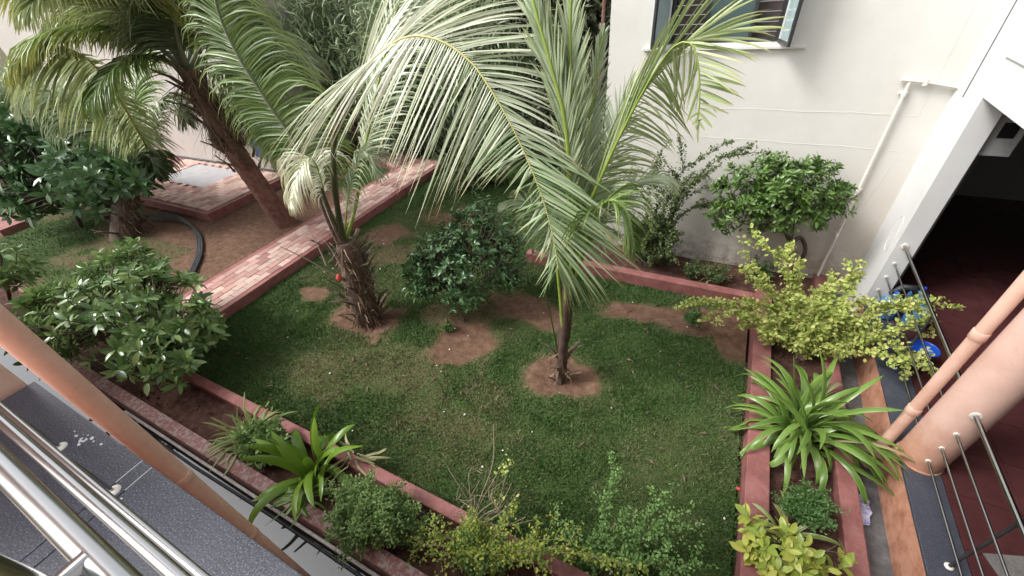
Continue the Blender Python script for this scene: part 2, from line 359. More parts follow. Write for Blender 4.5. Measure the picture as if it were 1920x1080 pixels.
M['boug_blue'] = leaf_mat('blue_green_leaf', [(.07, .16, .035), (.12, .23, .06), (.20, .32, .11)], .5, .3, spec=.3)
M['boug_olive'] = leaf_mat('olive_small_leaf', [(.04, .075, .022), (.08, .12, .04), (.15, .19, .08)], .5, .3, spec=.3)
M['croton'] = leaf_mat('yellow_croton_leaf', [(.20, .28, .05), (.34, .39, .07), (.48, .47, .11)], .35, .3, spec=.5)
M['fern'] = leaf_mat('deep_green_leaf', [(.045, .11, .026), (.085, .17, .045)], .45, .25)
M['strap'] = leaf_mat('striped_strap_leaf', [(.06, .135, .018), (.095, .185, .028), (.15, .25, .05)], .33, .25, vein=(.22, .30, .09), spec=.55)
M['strap_bright'] = leaf_mat('bright_strap_leaf', [(.075, .16, .012), (.11, .21, .02), (.17, .28, .035)], .3, .3, spec=.55)
M['strap_dry'] = leaf_mat('straw_strap_leaf', [(.26, .24, .11), (.36, .33, .18)], .6, .25)
M['spider'] = leaf_mat('pale_spider_leaf', [(.15, .22, .05), (.25, .32, .10)], .4, .3, vein=(.42, .46, .26))
M['bamboo'] = leaf_mat('background_leaves', [(.10, .14, .065), (.18, .24, .12), (.31, .37, .22)], .4, .25)
M['hedge'] = leaf_mat('dark_hedge_leaves', [(.012, .020, .009), (.024, .035, .014), (.05, .06, .028)], .5, .1)  # near-black green: the shade of the gap is put into the leaf colour
M['petal'] = solid('fallen_petal', [(.45, .43, .38), (.6, .58, .53)], 9, .7, 0)
M['red'] = solid('red_rag', [(.50, .05, .05), (.62, .10, .09)], 9, .7, .2)
M['cloth'] = solid('blue_cloth', [(.12, .2, .5), (.2, .3, .6)], 9, .8, .2)
M['screen'] = solid('dark_screen', [(.008, .008, .01), (.012, .012, .014)], 9, .3, 0)

# ================================================================== THE SETTING
# far ground sheet, to the horizon
mb = MB(); mb.add([(-300, -300, -.35), (300, -300, -.35), (300, 300, -.35), (-300, 300, -.35)], [(0, 1, 2, 3)])
tag(mb.build('ground', M['earth']), kind='structure')

PATCH = [  # bare soil: cx, cy, rx, ry, angle, weight
    (-5.60, 3.82, .72, .56, 0, 1), (-1.50, 4.02, .64, .50, .1, 1), (-3.40, 4.02, .70, .50, .3, .95), (-7.42, 4.05, .48, .28, .2, .85),
    (-.15, 5.95, 1.35, .34, .16, 1), (-2.75, 5.30, 1.0, .40, -.1, .85), (-3.9, 4.75, .8, .5, .2, .55), (-7.5, 6.6, .85, .5, .5, .9), (-6.6, 5.9, .9, .45, .6, .55), (-4.4, 3.0, 1.1, .5, .2, .40), (-2.5, 2.6, .9, .35, .1, .36), (-6.2, 7.9, 1.0, .7, 0, .7),
    (1.0, 5.9, .5, .6, 0, .9), (-5.5, 2.4, .9, .4, -.2, .38)]
def soil_amount(x, y):
    s = np.zeros_like(x); wob = (fbm(x, y, .55, 3) - .5) * 1.3
    for cx, cy, rx, ry, a, w in PATCH:
        dx, dy = x - cx, y - cy; c, s_ = math.cos(a), math.sin(a)
        r = np.hypot((dx * c + dy * s_) / rx, (-dx * s_ + dy * c) / ry) + wob
        s = np.maximum(s, w * (1 - sstep(.62, 1.28, r)))
    left = sstep(-9.6, -9.9, x)                                    # garden left of the path: mostly bare, thin turf in places
    bare = np.clip(1.25 - 1.6 * sstep(.42, .62, fbm(x, y, 2.6, 21)) * (1 - sstep(4.2, 5.4, y) * (1 - sstep(8, 9, y))), 0, 1)
    bare = np.where((x < -12.2) & (y < 4.3), bare * .55, bare)
    s = np.where(x < -9.6, np.maximum(s, bare * left), s)
    s = np.maximum(s, .25 * sstep(.5, .72, fbm(x, y, 1.5, 33)))
    return s
def mound(x, y):
    z = .05 * (fbm(x, y, 1.3, 9) - .5)
    for cx, cy, r0 in ((-5.6, 3.82, .75), (-1.5, 4.0, .6), (-3.4, 4.05, .8)):
        r = np.hypot(x - cx, y - cy) / r0
        z += .045 * np.exp(-((r - .85) / .22) ** 2) - .03 * np.exp(-(r / .5) ** 2)
    return z
xs = np.arange(-26, 1.06, .09); ys = np.arange(.62, 15, .09)
X, Y = np.meshgrid(xs, ys, indexing='ij'); Zg = mound(X, Y)
idx = np.arange(X.size).reshape(X.shape)
F = np.stack([idx[:-1, :-1], idx[1:, :-1], idx[1:, 1:], idx[:-1, 1:]], -1).reshape(-1, 4)
so = soil_amount(X, Y)
me = fast_mesh('lawn', np.stack([X, Y, Zg], -1).reshape(-1, 3), F, M['lawn'], True, {'soil': so.ravel()})
tag(link('lawn', me), kind='structure')

# grass: single blades, only where the soil is covered
def grass(n, x0, x1, y0, y1, hmin, hmax, keep):
    x = rng.uniform(x0, x1, n); y = rng.uniform(y0, y1, n)
    s = soil_amount(x, y); k = (rng.random(n) > s * 1.25) & keep(x, y) & (rng.random(n) < .35 + 1.1 * fbm(x, y, .35, 50))
    x, y, s = x[k], y[k], s[k]; n = len(x)
    cl = fbm(x, y, .22, 12)
    h = rng.uniform(hmin, hmax, n) * (.5 + 1.1 * cl) * (1 - .5 * s); w = rng.uniform(.004, .008, n)
    a = rng.uniform(0, 2 * np.pi, n); lean = rng.uniform(.2, 1.1, n) * h; la = a + rng.normal(1.5, .6, n) + 3 * fbm(x, y, .9, 77)
    z = mound(x, y) - .005
    P = np.stack([x, y, z], -1); wv = np.stack([np.cos(a) * w, np.sin(a) * w, 0 * w], -1)
    mid = P + np.stack([np.cos(la) * lean * .35, np.sin(la) * lean * .35, h * .6], -1)
    tip = P + np.stack([np.cos(la) * lean, np.sin(la) * lean, h * .95], -1)
    V = np.stack([P - wv, P + wv, mid + wv * .8, mid - wv * .8, tip], 1).reshape(-1, 3)
    b = np.arange(n)[:, None] * 5
    F4 = b + np.array([[0, 1, 2, 3]]); F3 = b + np.array([[3, 2, 4]])
    ti = np.clip(fbm(x, y, .5, 5) * .8 + rng.uniform(-.1, .3, n), 0, 1)
    dry = np.clip(1.5 * s + .75 * sstep(.44, .66, fbm(x, y, .8, 61)) * sstep(1.7, 2.2, y) * sstep(4.9, 3.4, y) * sstep(-7.2, -5, x) * sstep(-.4, -1.2, x) + (rng.random(n) < .07) * .7, 0, 1)
    return V, F4, F3, np.repeat(ti, 5), np.repeat(dry, 5)
parts = [grass(330000, -8.62, 1.06, 1.42, 6.75, .018, .05, lambda x, y: (y > 1.45)),
         grass(60000, -8.62, -3.3, 6.7, 10, .018, .05, lambda x, y: x > -99),
         grass(70000, -22, -10.2, .9, 9.5, .03, .07, lambda x, y: ~((x < -13.3) & (y > 5.3)))]
off = 0; V = []; F4 = []; F3 = []; T = []; Dr = []
for v, f4, f3, ti, dr in parts:
    V.append(v); F4.append(f4 + off); F3.append(f3 + off); T.append(ti); Dr.append(dr); off += len(v)
me = fast_mesh('grass', np.concatenate(V), [np.concatenate(F4), np.concatenate(F3)], M['grass'], False, {'tint': np.concatenate(T), 'dry': np.concatenate(Dr)})
tag(link('grass', me), kind='stuff', label='short mottled lawn grass growing between the red kerbs', cat='grass')

# small pale litter lying about on the lawn
mb = MB()
for i in range(48):
    x = rng.uniform(-8, .9); y = rng.uniform(1.6, 6.5); z = float(mound(np.array([x]), np.array([y]))[0]) + .03; a = rng.uniform(0, 6.28); r = rng.uniform(.008, .02)
    P = [(x + r * math.cos(a + k * 1.2566) * (1 if k % 2 else .7), y + r * math.sin(a + k * 1.2566), z + rng.uniform(0, .01)) for k in range(5)]
    mb.add(P, [(0, 1, 2, 3, 4)])
tag(mb.build('fallen_petals', M['petal']), kind='stuff', label='tiny pale petals scattered over the lawn', cat='litter')

mb = MB()
for i in range(150):
    if i < 110: x, y = rng.uniform(-8, .9), rng.uniform(1.6, 6.5)
    else: x, y = rng.uniform(-13, -10.2), rng.uniform(2, 5.3)
    z = float(mound(np.array([x]), np.array([y]))[0]) + .03; a = rng.uniform(0, 6.28); L = rng.uniform(.03, .07); c_, s_ = math.cos(a), math.sin(a); w = L * .28
    mb.add([(x - c_ * L, y - s_ * L, z), (x + s_ * w, y - c_ * w, z + .012), (x + c_ * L, y + s_ * L, z + .004), (x - s_ * w, y + c_ * w, z + .015)], [(0, 1, 2), (0, 2, 3)])
tag(mb.build('fallen_leaves', M['boot']), kind='stuff', label='dry brown leaves fallen on the lawn and the bare soil', cat='litter')
# planter soils
def soil_sheet(name, x0, x1, y0, y1, z, n=.12, rough=.05):
    xs = np.linspace(x0, x1, max(3, int((x1 - x0) / n))); ys = np.linspace(y0, y1, max(3, int((y1 - y0) / n)))
    X, Y = np.meshgrid(xs, ys, indexing='ij'); Z = z + rough * 2 * (fbm(X, Y, .5, 40) - .5)
    idx = np.arange(X.size).reshape(X.shape)
    F = np.stack([idx[:-1, :-1], idx[1:, :-1], idx[1:, 1:], idx[:-1, 1:]], -1).reshape(-1, 4)
    return tag(link(name, fast_mesh(name, np.stack([X, Y, Z], -1).reshape(-1, 3), F, M['soil'], True)), kind='structure')
soil_sheet('planter_soil', -16, 1.06, .70, 1.32, .13)
soil_sheet('planter_soil', 1.28, 2.0, .72, 6.86, .13)
soil_sheet('planter_soil', -3.3, 2.0, 6.86, 7.82, .13)
mb = MB()                                                         # clods and pebbles in the beds
for i in range(260):
    if i % 3: x, y = rng.uniform(-8.5, 1), rng.uniform(.76, 1.28)
    else: x, y = rng.uniform(1.32, 1.95), rng.uniform(1, 6.8)
    r = rng.uniform(.008, .028); c = np.array([x, y, .14]); mb.lathe(c, [(r * .5, -.01), (r, r * .3), (r * .6, r * .9)], 6)
tag(mb.build('soil_clods', M['soil']), kind='stuff')

# ---- kerbs: each a painted block wall with slightly rounded edges
def kerb(name, pts, w, z0, z1, mt, label):
    """straight walls through pts (centre line)"""
    mb = MB()
    for a, b in zip(pts[:-1], pts[1:]):
        mb.box((min(a[0], b[0]) - w / 2, min(a[1], b[1]) - w / 2, z0), (max(a[0], b[0]) + w / 2, max(a[1], b[1]) + w / 2, z1))
    o = mb.build(name, mt, bevel=.012)
    return tag(o, label, 'kerb')
kerb('planter_kerb', [(-16, 1.39), (1.25, 1.39)], .15, -.2, .25, M['kerb'], 'smooth red painted kerb between the lawn and the bed below the balcony')
kerb('planter_kerb', [(1.17, 1.47), (1.17, 6.88)], .25, -.2, .252, M['kerb'], 'red painted kerb on the lawn side of the strap leaf plants')
kerb('planter_kerb', [(2.07, .9), (2.07, 7.8)], .19, -.3, .25, M['kerb'], 'salmon red kerb between the strap leaf plants and the porch drain')
kerb('planter_kerb', [(-3.36, 6.76), (1.04, 6.76)], .18, -.2, .25, M['kerb'], 'red painted kerb along the bed under the white wall')
kerb('planter_wall', [(-16, .655), (2.4, .655)], .17, -.4, .252, M['kerb_worn'], 'worn flaking pink planter wall beside the water drain')
kerb('planter_kerb', [(-21.5, 3.15), (-19.7, 2.62)], .2, -.2, .2, M['kerb'], 'short dark red kerb at far left behind the leafy tree')

# ---- drains
mb = MB(); mb.add([(-16, -.30, -.14), (2.4, -.30, -.14), (2.4, .57, -.14), (-16, .57, -.14)], [(0, 1, 2, 3)])
tag(mb.build('drain_water', M['water']), kind='structure')
mb = MB(); mb.box((-16, -.34, -.5), (2.4, .57, -.2)); tag(mb.build('drain_bed', M['drain']), kind='structure')
mb = MB(); mb.box((2.165, .8, -.4), (2.52, 7.8, -.10)); tag(mb.build('side_drain', M['drain']), kind='structure')
mb = MB(); mb.tube([(-7.9, .525, .04), (-4.5, .52, .035), (1.8, .525, .03)], .022, 10)
tag(mb.build('conduit_pipe', M['whitepipe']), 'dirty white pipe running along the foot of the worn planter wall', 'pipe')
mb = MB(); mb.tube([(-8.2, .47, -.10), (-6, .44, -.11), (-4.2, .465, -.10), (-2, .45, -.11), (1.5, .46, -.1)], .018, 8)
tag(mb.build('black_hose', M['rubber']), 'thin black hose lying in the drain water under the balcony', 'hose')

# ---- brick path: body, edge strips, single pavers
PX0, PX1, PY0, PY1, PZ = -9.93, -8.50, 1.47, 10.9, .22
mb = MB(); mb.box((PX0 + .1, PY0, -.2), (PX1 - .1, PY1 - .003, PZ - .035))
path = tag(mb.build('path', M['mortar']), kind='structure')
mb = MB(); mb.box((PX1 - .13, PY0, -.2), (PX1, 10.0, PZ)); mb.build('edge_strip', M['kerb'], path, .01)
mb = MB(); mb.box((PX0, PY0, -.2), (PX0 + .15, PY1, PZ)); mb.build('edge_strip', M['kerb'], path, .01)
mb = MB(); mb.box((PX0 + .15, PY1 - .0, -.2), (PX1, PY1 + .12, PZ)); mb.box((PX1 - .13, 10.0, -.2), (PX1, PY1, PZ - .003)); mb.build('edge_strip', M['kerb'], path, .01)
BEND = [(PX0, 10.0), (PX0, 11.02), (-11.3, 11.6), (-12.6, 12.15), (-13.0, 11.2), (-11.7, 10.66)]
mb = MB(); mb.prism(BEND, -.2, PZ - .04); mb.build('bend_base', M['kerb'], path)
def paver_mesh(w, l, h, mt, seed):
    r = np.random.default_rng(seed); c = .008
    V = [(-w / 2, -l / 2, 0), (w / 2, -l / 2, 0), (w / 2, l / 2, 0), (-w / 2, l / 2, 0)]
    V += [(x * 1, y * 1, h - c) for x, y, _ in V[:4]] + [(x * (1 - 2 * c / w), y * (1 - 2 * c / l), h + r.uniform(-.0015, .0015)) for x, y, _ in V[:4]]
    F = [(8, 9, 10, 11)] + [(i, (i + 1) % 4, 4 + (i + 1) % 4, 4 + i) for i in range(4)] + [(4 + i, 4 + (i + 1) % 4, 8 + (i + 1) % 4, 8 + i) for i in range(4)]
    me = bpy.data.meshes.new('paver'); me.from_pydata(V, [], F); me.materials.append(mt); return me
def pave(parent, x0, x1, y0, y1, z, nx, ln, key, skip=lambda x, y: False, limit=300):
    w = (x1 - x0) / nx; ms = [paver_mesh(w - .008, ln - .008, .045, M[k], i) for i, k in enumerate(('paver_a', 'paver_b', 'paver_c'))]
    lst = []
    for i in range(nx):
        y = y0 - (ln / 2 if i % 2 else 0)
        while y < y1 - .01:
            a, bb = max(y, y0), min(y + ln, y1)
            if bb - a > .05: lst.append((x0 + w * (i + .5), (a + bb) / 2, (bb - a) / ln, i))
            y += ln
    lst = [q for q in lst if not skip(q[0], q[1])]
    lst.sort(key=lambda q: q[0] ** 2 + q[1] ** 2)
    Vr = []; Fr = []
    for n, (x, y, sc, i) in enumerate(lst):
        me = ms[int(rng.choice(3, p=key))]; dz = rng.uniform(-.004, .004)
        if n < limit:
            o = bpy.data.objects.new('paver', me); COL.objects.link(o); o.parent = parent
            o.location = Vector((x, y, z + dz)) - origin(parent); o.scale = (1, sc, 1); o.rotation_euler = (rng.normal(0, .006), rng.normal(0, .006), rng.normal(0, .006))
        else:
            b0 = len(Vr); Vr += [(v.co.x + x, v.co.y * sc + y, v.co.z + z + dz) for v in me.vertices]; Fr += [tuple(b0 + k for k in p.vertices) for p in me.polygons]
    if Vr:
        mb = MB(); mb.add(Vr, Fr); tag(mb.build('distant_pavers', M['paver_c'], parent), kind='stuff')
pave(path, PX0 + .155, PX1 - .135, PY0 + .02, PY1 - .01, PZ - .035, 6, .30, (.44, .22, .34))

# pavers of the bend, laid along it
ms_ = [paver_mesh(.192, .292, .045, M[k], 40 + i) for i, k in enumerate(('paver_a', 'paver_b', 'paver_c'))]
ux = np.array([-.92, .39]); uy = np.array([.39, .92]); o0 = np.array([-9.95, 10.05])
for i in range(10):
    for j in range(5):
        p = o0 + ux * (.16 + .3 * i - (.15 if j % 2 else 0)) + uy * (.11 + .2 * j)
        if p[0] > PX0 - .05: continue
        o = bpy.data.objects.new('paver', ms_[int(rng.integers(3))]); COL.objects.link(o); o.parent = path; o.location = (p[0], p[1], PZ - .04 + rng.uniform(-.003, .003)); o.rotation_euler.z = math.atan2(ux[1], ux[0]) + math.pi / 2
# ---- paved platform at the left, with a grey slab let into it
mb = MB(); mb.box((-24, 5.47, -.2), (-13.37, 8.5, .24)); plat = tag(mb.build('platform', M['kerb']), kind='structure')
pave(plat, -19.5, -13.52, 5.6, 8.42, .235, 26, .28, (.62, .13, .25), lambda x, y: (-18.3 < x < -15.5 and 6.65 < y < 8.2))
mb = MB(); mb.box((-18.28, 6.72, .235), (-15.55, 8.15, .275)); mb.build('slab', M['slab'], plat, .01)

# ================================================================== BUILDINGS
# ---- white end wall with its casement window
WX0, WX1, WY = -2.14, 2.58, 7.80
wx0, wx1, wz0, wz1 = -1.20, .34, 4.02, 5.5
bld = empty('white_building', (.2, WY, 0), 'tall cream white building wall with a casement window facing the lawn', 'building')
mb = MB()
mb.box((WX0, WY, -.3), (wx0, WY + .25, 9)); mb.box((wx1, WY, -.3), (WX1 + .3, WY + .25, 9))
mb.box((wx0, WY, -.3), (wx1, WY + .25, wz0)); mb.box((wx0, WY, wz1), (wx1, WY + .25, 9))
mb.box((WX0, WY + .25, -.3), (WX0 + .25, 16, 9))
mb.build('wall', M['wall'], bld)
# plaster joints: shallow raised/recessed beads
mb = MB()
for x0, x1, z0, z1 in ((-2.1, 2.30, 3.10, 3.09), (-2.1, 2.33, 2.64, 2.59)):
    P = [(x, WY - .0005, z0 + (z1 - z0) * (x - x0) / (x1 - x0) + .006 * math.sin(x * 5.1) + .004 * math.sin(x * 13)) for x in np.linspace(x0, x1, 30)]
    mb.tube(P, .0038, 6)
mb.tube([(2.31, WY - .0005, 3.09), (2.315, WY - .0005, 9)], .004, 6); mb.tube([(2.33, WY - .0005, 2.6), (2.2, WY - .0005, 1.7)], .004, 6)
mb.build('plaster_ridge', M['wall'], bld)
mb = MB(); mb.box((wx0 - .36, WY - .06, wz0 - .075), (wx1 + .36, WY + .003, wz0 - .035)); mb.build('window_sill', M['wall'], bld, .006)
win = MB(); fr = .05
win.box((wx0, WY + .08, wz0), (wx1, WY + .14, wz0 + fr)); win.box((wx0, WY + .08, wz1 - fr), (wx1, WY + .14, wz1))
win.box((wx0, WY + .08, wz0 + fr), (wx0 + fr, WY + .14, wz1 - fr)); win.box((wx1 - fr, WY + .08, wz0 + fr), (wx1, WY + .14, wz1 - fr))
for xm in (-.68, -.04): win.box((xm - .025, WY + .085, wz0 + fr), (xm + .025, WY + .135, wz1 - fr))
window = win.build('window', M['black_metal'], bld)
mb = MB(); mb.box((-.655, WY + .105, wz0 + fr), (-.065, WY + .112, wz1 - fr)); mb.build('pane', M['glass'], window)
for i in range(11):
    mb = MB(); z = wz0 + .12 + i * .125; mb.tube([(wx0 + fr, WY + .155, z), (wx1 - fr, WY + .155, z)], .009, 8); mb.build('grille_bar', M['steel'], window)
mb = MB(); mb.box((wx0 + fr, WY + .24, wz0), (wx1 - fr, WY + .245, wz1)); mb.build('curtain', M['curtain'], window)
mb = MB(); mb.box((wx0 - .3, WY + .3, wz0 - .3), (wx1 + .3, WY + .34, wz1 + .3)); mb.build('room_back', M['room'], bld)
def shutter(hx, tipx, tipy):
    v = np.array([tipx - hx, tipy, 0.]); L = np.linalg.norm(v); v /= L; n = np.array([-v[1], v[0], 0]); o0 = np.array([hx, WY + .07, 0])
    def bar(a, b, z0, z1, th, mb):
        P = [o0 + v * a - n * th, o0 + v * b - n * th, o0 + v * b + n * th, o0 + v * a + n * th]
        mb.prism([(p[0], p[1]) for p in P], z0, z1)
    mb = MB(); bar(0, .05, wz0, wz1, .018, mb); bar(L - .05, L, wz0, wz1, .018, mb); bar(.05, L - .05, wz0, wz0 + .05, .018, mb); bar(.05, L - .05, wz1 - .05, wz1, .018, mb)
    s = mb.build('shutter', M['black_metal'], bld); mb = MB(); bar(.05, L - .05, wz0 + .05, wz1 - .05, .004, mb); mb.build('pane', M['shutterglass'], s)
shutter(wx0, wx0 - .17, -.46); shutter(wx1, wx1 + .13, -.46)

mb = MB(); mb.tube([(1.93, WY - .05, 3.555), (2.2, WY - .05, 3.53), (2.535, WY - .05, 3.475), (2.66, WY - .12, 3.40)], .024, 12)
dp = empty('drain_pipe', (2.03, WY - .05, .3), 'thin cream drain pipe with a branch running down the white wall', 'pipe')
mb.build('branch_pipe', M['pvc'], dp)
mb = MB(); mb.tube([(2.03, WY - .05, 3.545), (2.03, WY - .05, .2)], .02, 12); mb.build('down_pipe', M['pvc'], dp)
for z in (3.38, 1.95):
    mb = MB(); mb.lathe((2.03, WY - .05, z), [(.031, -.03), (.031, .03)], 14); mb.box((1.975, WY - .03, z - .012), (2.085, WY + .002, z + .012)); mb.build('clamp', M['pvc'], dp)
mb = MB(); mb.lathe((2.2, WY - .05, 3.53), [(.033, -.04), (.033, .04)], 14); mb.build('clamp', M['pvc'], dp)
mb = MB(); mb.tube([(2.02, WY, 1.16), (2.02, WY - .07, 1.15), (2.02, WY - .09, 1.10)], .022, 10)
tag(mb.build('wall_spout', M['pvc']), 'small pipe stub poking out low on the stained white wall', 'pipe')

# ---- porch building on the right
apt = empty('apartment_building', (2.55, 4, 0), 'white and pink building with an open dark porch behind steel railings', 'building')
PL = .47; SOF = 3.54; FL1 = 3.97; JY = 6.95
mb = MB(); mb.box((2.55, JY, -.3), (2.80, WY, SOF - .003)); mb.box((2.55, JY, SOF - .003), (2.80, WY - .0, 9)); mb.build('pilaster', M['white'], apt)
mb = MB(); mb.box((2.545, 7.45, 3.42), (2.552, 7.475, 9)); mb.build('wall_joint', M['drain'], apt)
mb = MB(); P = [(2.549, 7.22 + .12 * math.cos(a) * (1 if abs(math.cos(a)) < .8 else .9), 1.55 + .30 * math.sin(a)) for a in np.linspace(0, 6.28, 26)]; mb.tube(P, .005, 5, False); mb.build('plaster_patch', M['white'], apt)
mb = MB(); mb.box((2.553, -3, SOF), (2.80, JY, FL1)); mb.build('beam', M['white'], apt)
mb = MB(); mb.box((2.53, -3, FL1), (2.86, JY - .003, FL1 + .035)); mb.build('sill', M['white'], apt)
mb = MB(); mb.box((3.6, -3, FL1 + .035), (3.64, 11, FL1 + .30)); mb.build('skirting', M['maroon'], apt)
mb = MB(); mb.box((3.605, -3, FL1 + .30), (3.8, 11, 9)); mb.build('upper_wall', M['greywall'], apt)
mb = MB(); mb.box((2.803, -3, SOF + .05), (12, 12, FL1 - .002)); mb.build('ceiling', M['inner'], apt)
mb = MB(); mb.box((9, -3, 0), (9.2, 12, SOF + .05)); mb.box((2.803, 11.6, 0), (9, 11.8, SOF + .05)); mb.box((2.8, WY - .3, 0), (3.05, 11.6, SOF + .05)); mb.box((2.6, -3.2, 0), (9.2, -3, SOF + .05)); mb.build('porch_wall', M['inner'], apt)
mb = MB(); mb.box((2.50, -3, 3.2), (2.56, -2.9, 3.3)); 
# plinth under the porch: sloping weathered face, granite coping
mb = MB(); P = [(2.50, -3), (2.50, JY)]
mb.add([(2.52, -3, -.3), (2.52, JY - .003, -.3), (2.525, JY - .003, .43), (2.525, -3, .43), (3.0, -3, -.3), (3.0, JY - .003, -.3), (3.0, JY - .003, .43), (3.0, -3, .43)],
       [(0, 3, 2, 1), (2, 3, 7, 6), (0, 1, 5, 4), (0, 4, 7, 3), (1, 2, 6, 5)]); mb.build('plinth', M['orange'], apt)
mb = MB(); mb.box((2.52, -3, .433), (2.86, JY - .003, PL)); mb.build('coping', M['granite'], apt, .006)
mb = MB(); mb.box((2.861, -3, .3), (9, 11.6, PL - .02)); floor = mb.build('porch_floor', M['mortar']); tag(floor, kind='structure')
tm = bpy.data.meshes.new('tile'); mbt = MB(); mbt.box((-.297, -.297, 0), (.297, .297, .02)); tm.from_pydata(mbt.v, [], mbt.f); tm.materials.append(M['maroon'])
for i in range(10):
    for j in range(22):
        o = bpy.data.objects.new('tile', tm); COL.objects.link(o); o.parent = floor
        o.location = (2.861 + .3 + i * .6, -2.0 + j * .6, PL - .02 + rng.uniform(-.001, .001))

# round pink column and pink drain pipe in front of it
mb = MB(); mb.lathe((2.70, 4.03, -.3), [(.2, 0), (.2, SOF + .35)], 48); mb.build('column', M['pinkpale'], apt)
mb = MB(); mb.lathe((2.70, 4.03, PL), [(.212, -.003), (.212, .012), (.199, .02)], 48); mb.build('column_base', M['orange'], apt)
ppe = empty('drain_pipe', (2.44, 4.17, 0), 'fat pink drain pipe standing in front of the round pink porch column', 'pipe')
mb = MB(); mb.tube([(2.44, 4.17, -.1), (2.44, 4.17, 9)], .056, 24); mb.build('pipe', M['pink'], ppe)
for z in (1.05, 2.2):
    mb = MB(); mb.lathe((2.44, 4.17, z), [(.060, -.05), (.063, -.045), (.063, .045), (.060, .05)], 24); mb.build('collar', M['pink'], ppe)

def railing(name, label, y0, y1, flips):
    r = empty(name, (2.65, (y0 + y1) / 2, PL), label, 'railing')
    for z, rad in ((1.51, .021), (1.20, .0115), (.945, .0115), (.69, .0115)):
        mb = MB(); mb.tube([(2.65, y0, z), (2.65, y1, z)], rad, 14); br = mb.build('rail', M['steel'], r)
        for y, sgn in ((y0, 1), (y1, -1)):
            if not flips[0 if sgn == 1 else 1]: continue
            mb = MB(); mb.tube([(2.65, y, z), (2.65, y + sgn * .012, z)], rad * 2.1, 16); mb.build('flange', M['pvc'], br)
    return r
rr = railing('porch_railing', 'stainless railing bars in the near porch bay right of the pink column', -2.0, 3.837, (False, True))
mb = MB(); mb.tube([(2.70, 2.86, PL), (2.70, 2.86, 1.50)], .014, 12); po = mb.build('post', M['black_metal'], rr)
mb = MB(); mb.lathe((2.70, 2.86, PL), [(.035, 0), (.033, .012), (.016, .016)], 16); mb.build('base_flange', M['pvc'], po)
rr = railing('porch_railing', 'stainless railing bars in the far porch bay behind the yellow green bush', 4.23, JY - .002, (False, True))
mb = MB(); mb.tube([(2.70, 5.45, PL), (2.70, 5.45, 1.50)], .014, 12); po = mb.build('post', M['black_metal'], rr)
mb = MB(); mb.lathe((2.70, 5.45, PL), [(.035, 0), (.033, .012), (.016, .016)], 16); mb.build('base_flange', M['pvc'], po)

# meter box on the inner porch wall
mb = MB(); mb.box((2.804, 7.02, 2.86), (3.12, 7.22, 3.34)); bx = mb.build('meter_box', M['inner']); tag(bx, 'white box with a dark square hanging inside the dark porch', 'box')
mb = MB(); mb.box((2.90, 7.012, 3.08), (3.05, 7.022, 3.26)); mb.build('screen', M['screen'], bx)

# ---- balcony ledge and railing of the camera's own building
own = empty('balcony_building', (-1, -.4, 0), 'pink building wall below the granite balcony ledge in the foreground', 'building')
mb = MB(); mb.box((-16, -1.0, -.5), (2.4, -.34, 3.70)); mb.build('wall', M['pink'], own)
mb = MB(); mb.box((-2.60, -1.2, 3.70), (2.4, .03, 3.865)); mb.build('balcony_slab', M['pink'], own)
mb = MB(); mb.box((-2.98, -.9, -.3), (-2.68, .02, 4.15)); mb.box((-2.98, -.9, 4.15), (-2.68, .02, 9)); mb.build('pilaster', M['pink'], own)
led = empty('balcony_ledge', (-1.2, -.3, 3.865), 'polished grey granite ledge with pale joint lines under the steel rails', 'ledge')
for x0, x1 in ((-2.62, -1.672), (-1.668, -1.607), (-1.603, 2.4)):
    mb = MB(); mb.box((x0, -.9, 3.866), (x1, .042, 3.90)); mb.build('granite_slab', M['granite'], led, .004)
for x in (-1.67, -1.605):
    mb = MB(); mb.box((x - .0015, -.05, 3.88), (x + .0015, .040, 3.9012)); mb.build('joint', M['granite_line'], led)
mb = MB()
for i in range(26):                                              # whitish paint drops and scuffs, thin films on the stone
    if i < 14: x, y = -2.02 + rng.normal(0, .05), -.005 + rng.normal(0, .012)
    else: x, y = rng.uniform(-2.5, -.6), rng.uniform(-.6, .03)
    r = rng.uniform(.0012, .005) * (1.6 if i < 14 else 1); a0 = rng.uniform(0, 6)
    n = 7; P = [(x + r * math.cos(k * 6.283 / n + a0) * rng.uniform(.6, 1.6), y + r * math.sin(k * 6.283 / n + a0) * rng.uniform(.5, 1.1), 3.9006) for k in range(n)]
    mb.add(P, [tuple(range(n))])
mb.build('paint_splashes', M['stain'], led)['kind'] = 'stuff'
br = empty('balcony_railing', (-1.2, -.069, 3.9), 'shiny stainless steel balcony railing of three bars in the near left corner', 'railing')
for d, rad, y in ((.476, .0152, -.0755), (.81, .0125, -.0755), (1.04, .0098, -.0705)):
    mb = MB(); mb.tube([(-2.67, y, H - d), (-1.0, y, H - d), (2.4, y, H - d)], rad, 28); mb.build('rail', M['steel'], br)
for x in (-2.05, -1.64, .8):
    mb = MB(); mb.tube([(x, -.069, 3.9), (x, -.069, H - 1.04)], .006, 10); p = mb.build('stub_post', M['steel'], br)
    mb = MB(); mb.lathe((x, -.069, 3.9), [(.022, 0), (.021, .005), (.009, .009)], 18); mb.build('base_flange', M['pvc'], p)
mb = MB(); mb.tube([(-.53, -.122, 3.9), (-.53, -.122, H - .22)], .021, 24); pst = mb.build('post', M['steel'], br)
mb = MB(); mb.tube([(-.53, -.122, H - .47), (-.53, -.0755, H - .47)], .012, 14); mb.build('bracket', M['steel'], pst)
lp = empty('drain_pipe', (-3.2, .135, 0), 'fat pink drain pipe dropping past the granite ledge in the foreground', 'pipe')
mb = MB(); mb.tube([(-3.2, .142, -.25), (-3.2, .142, 9)], .065, 40); mb.build('pipe', M['pink'], lp)
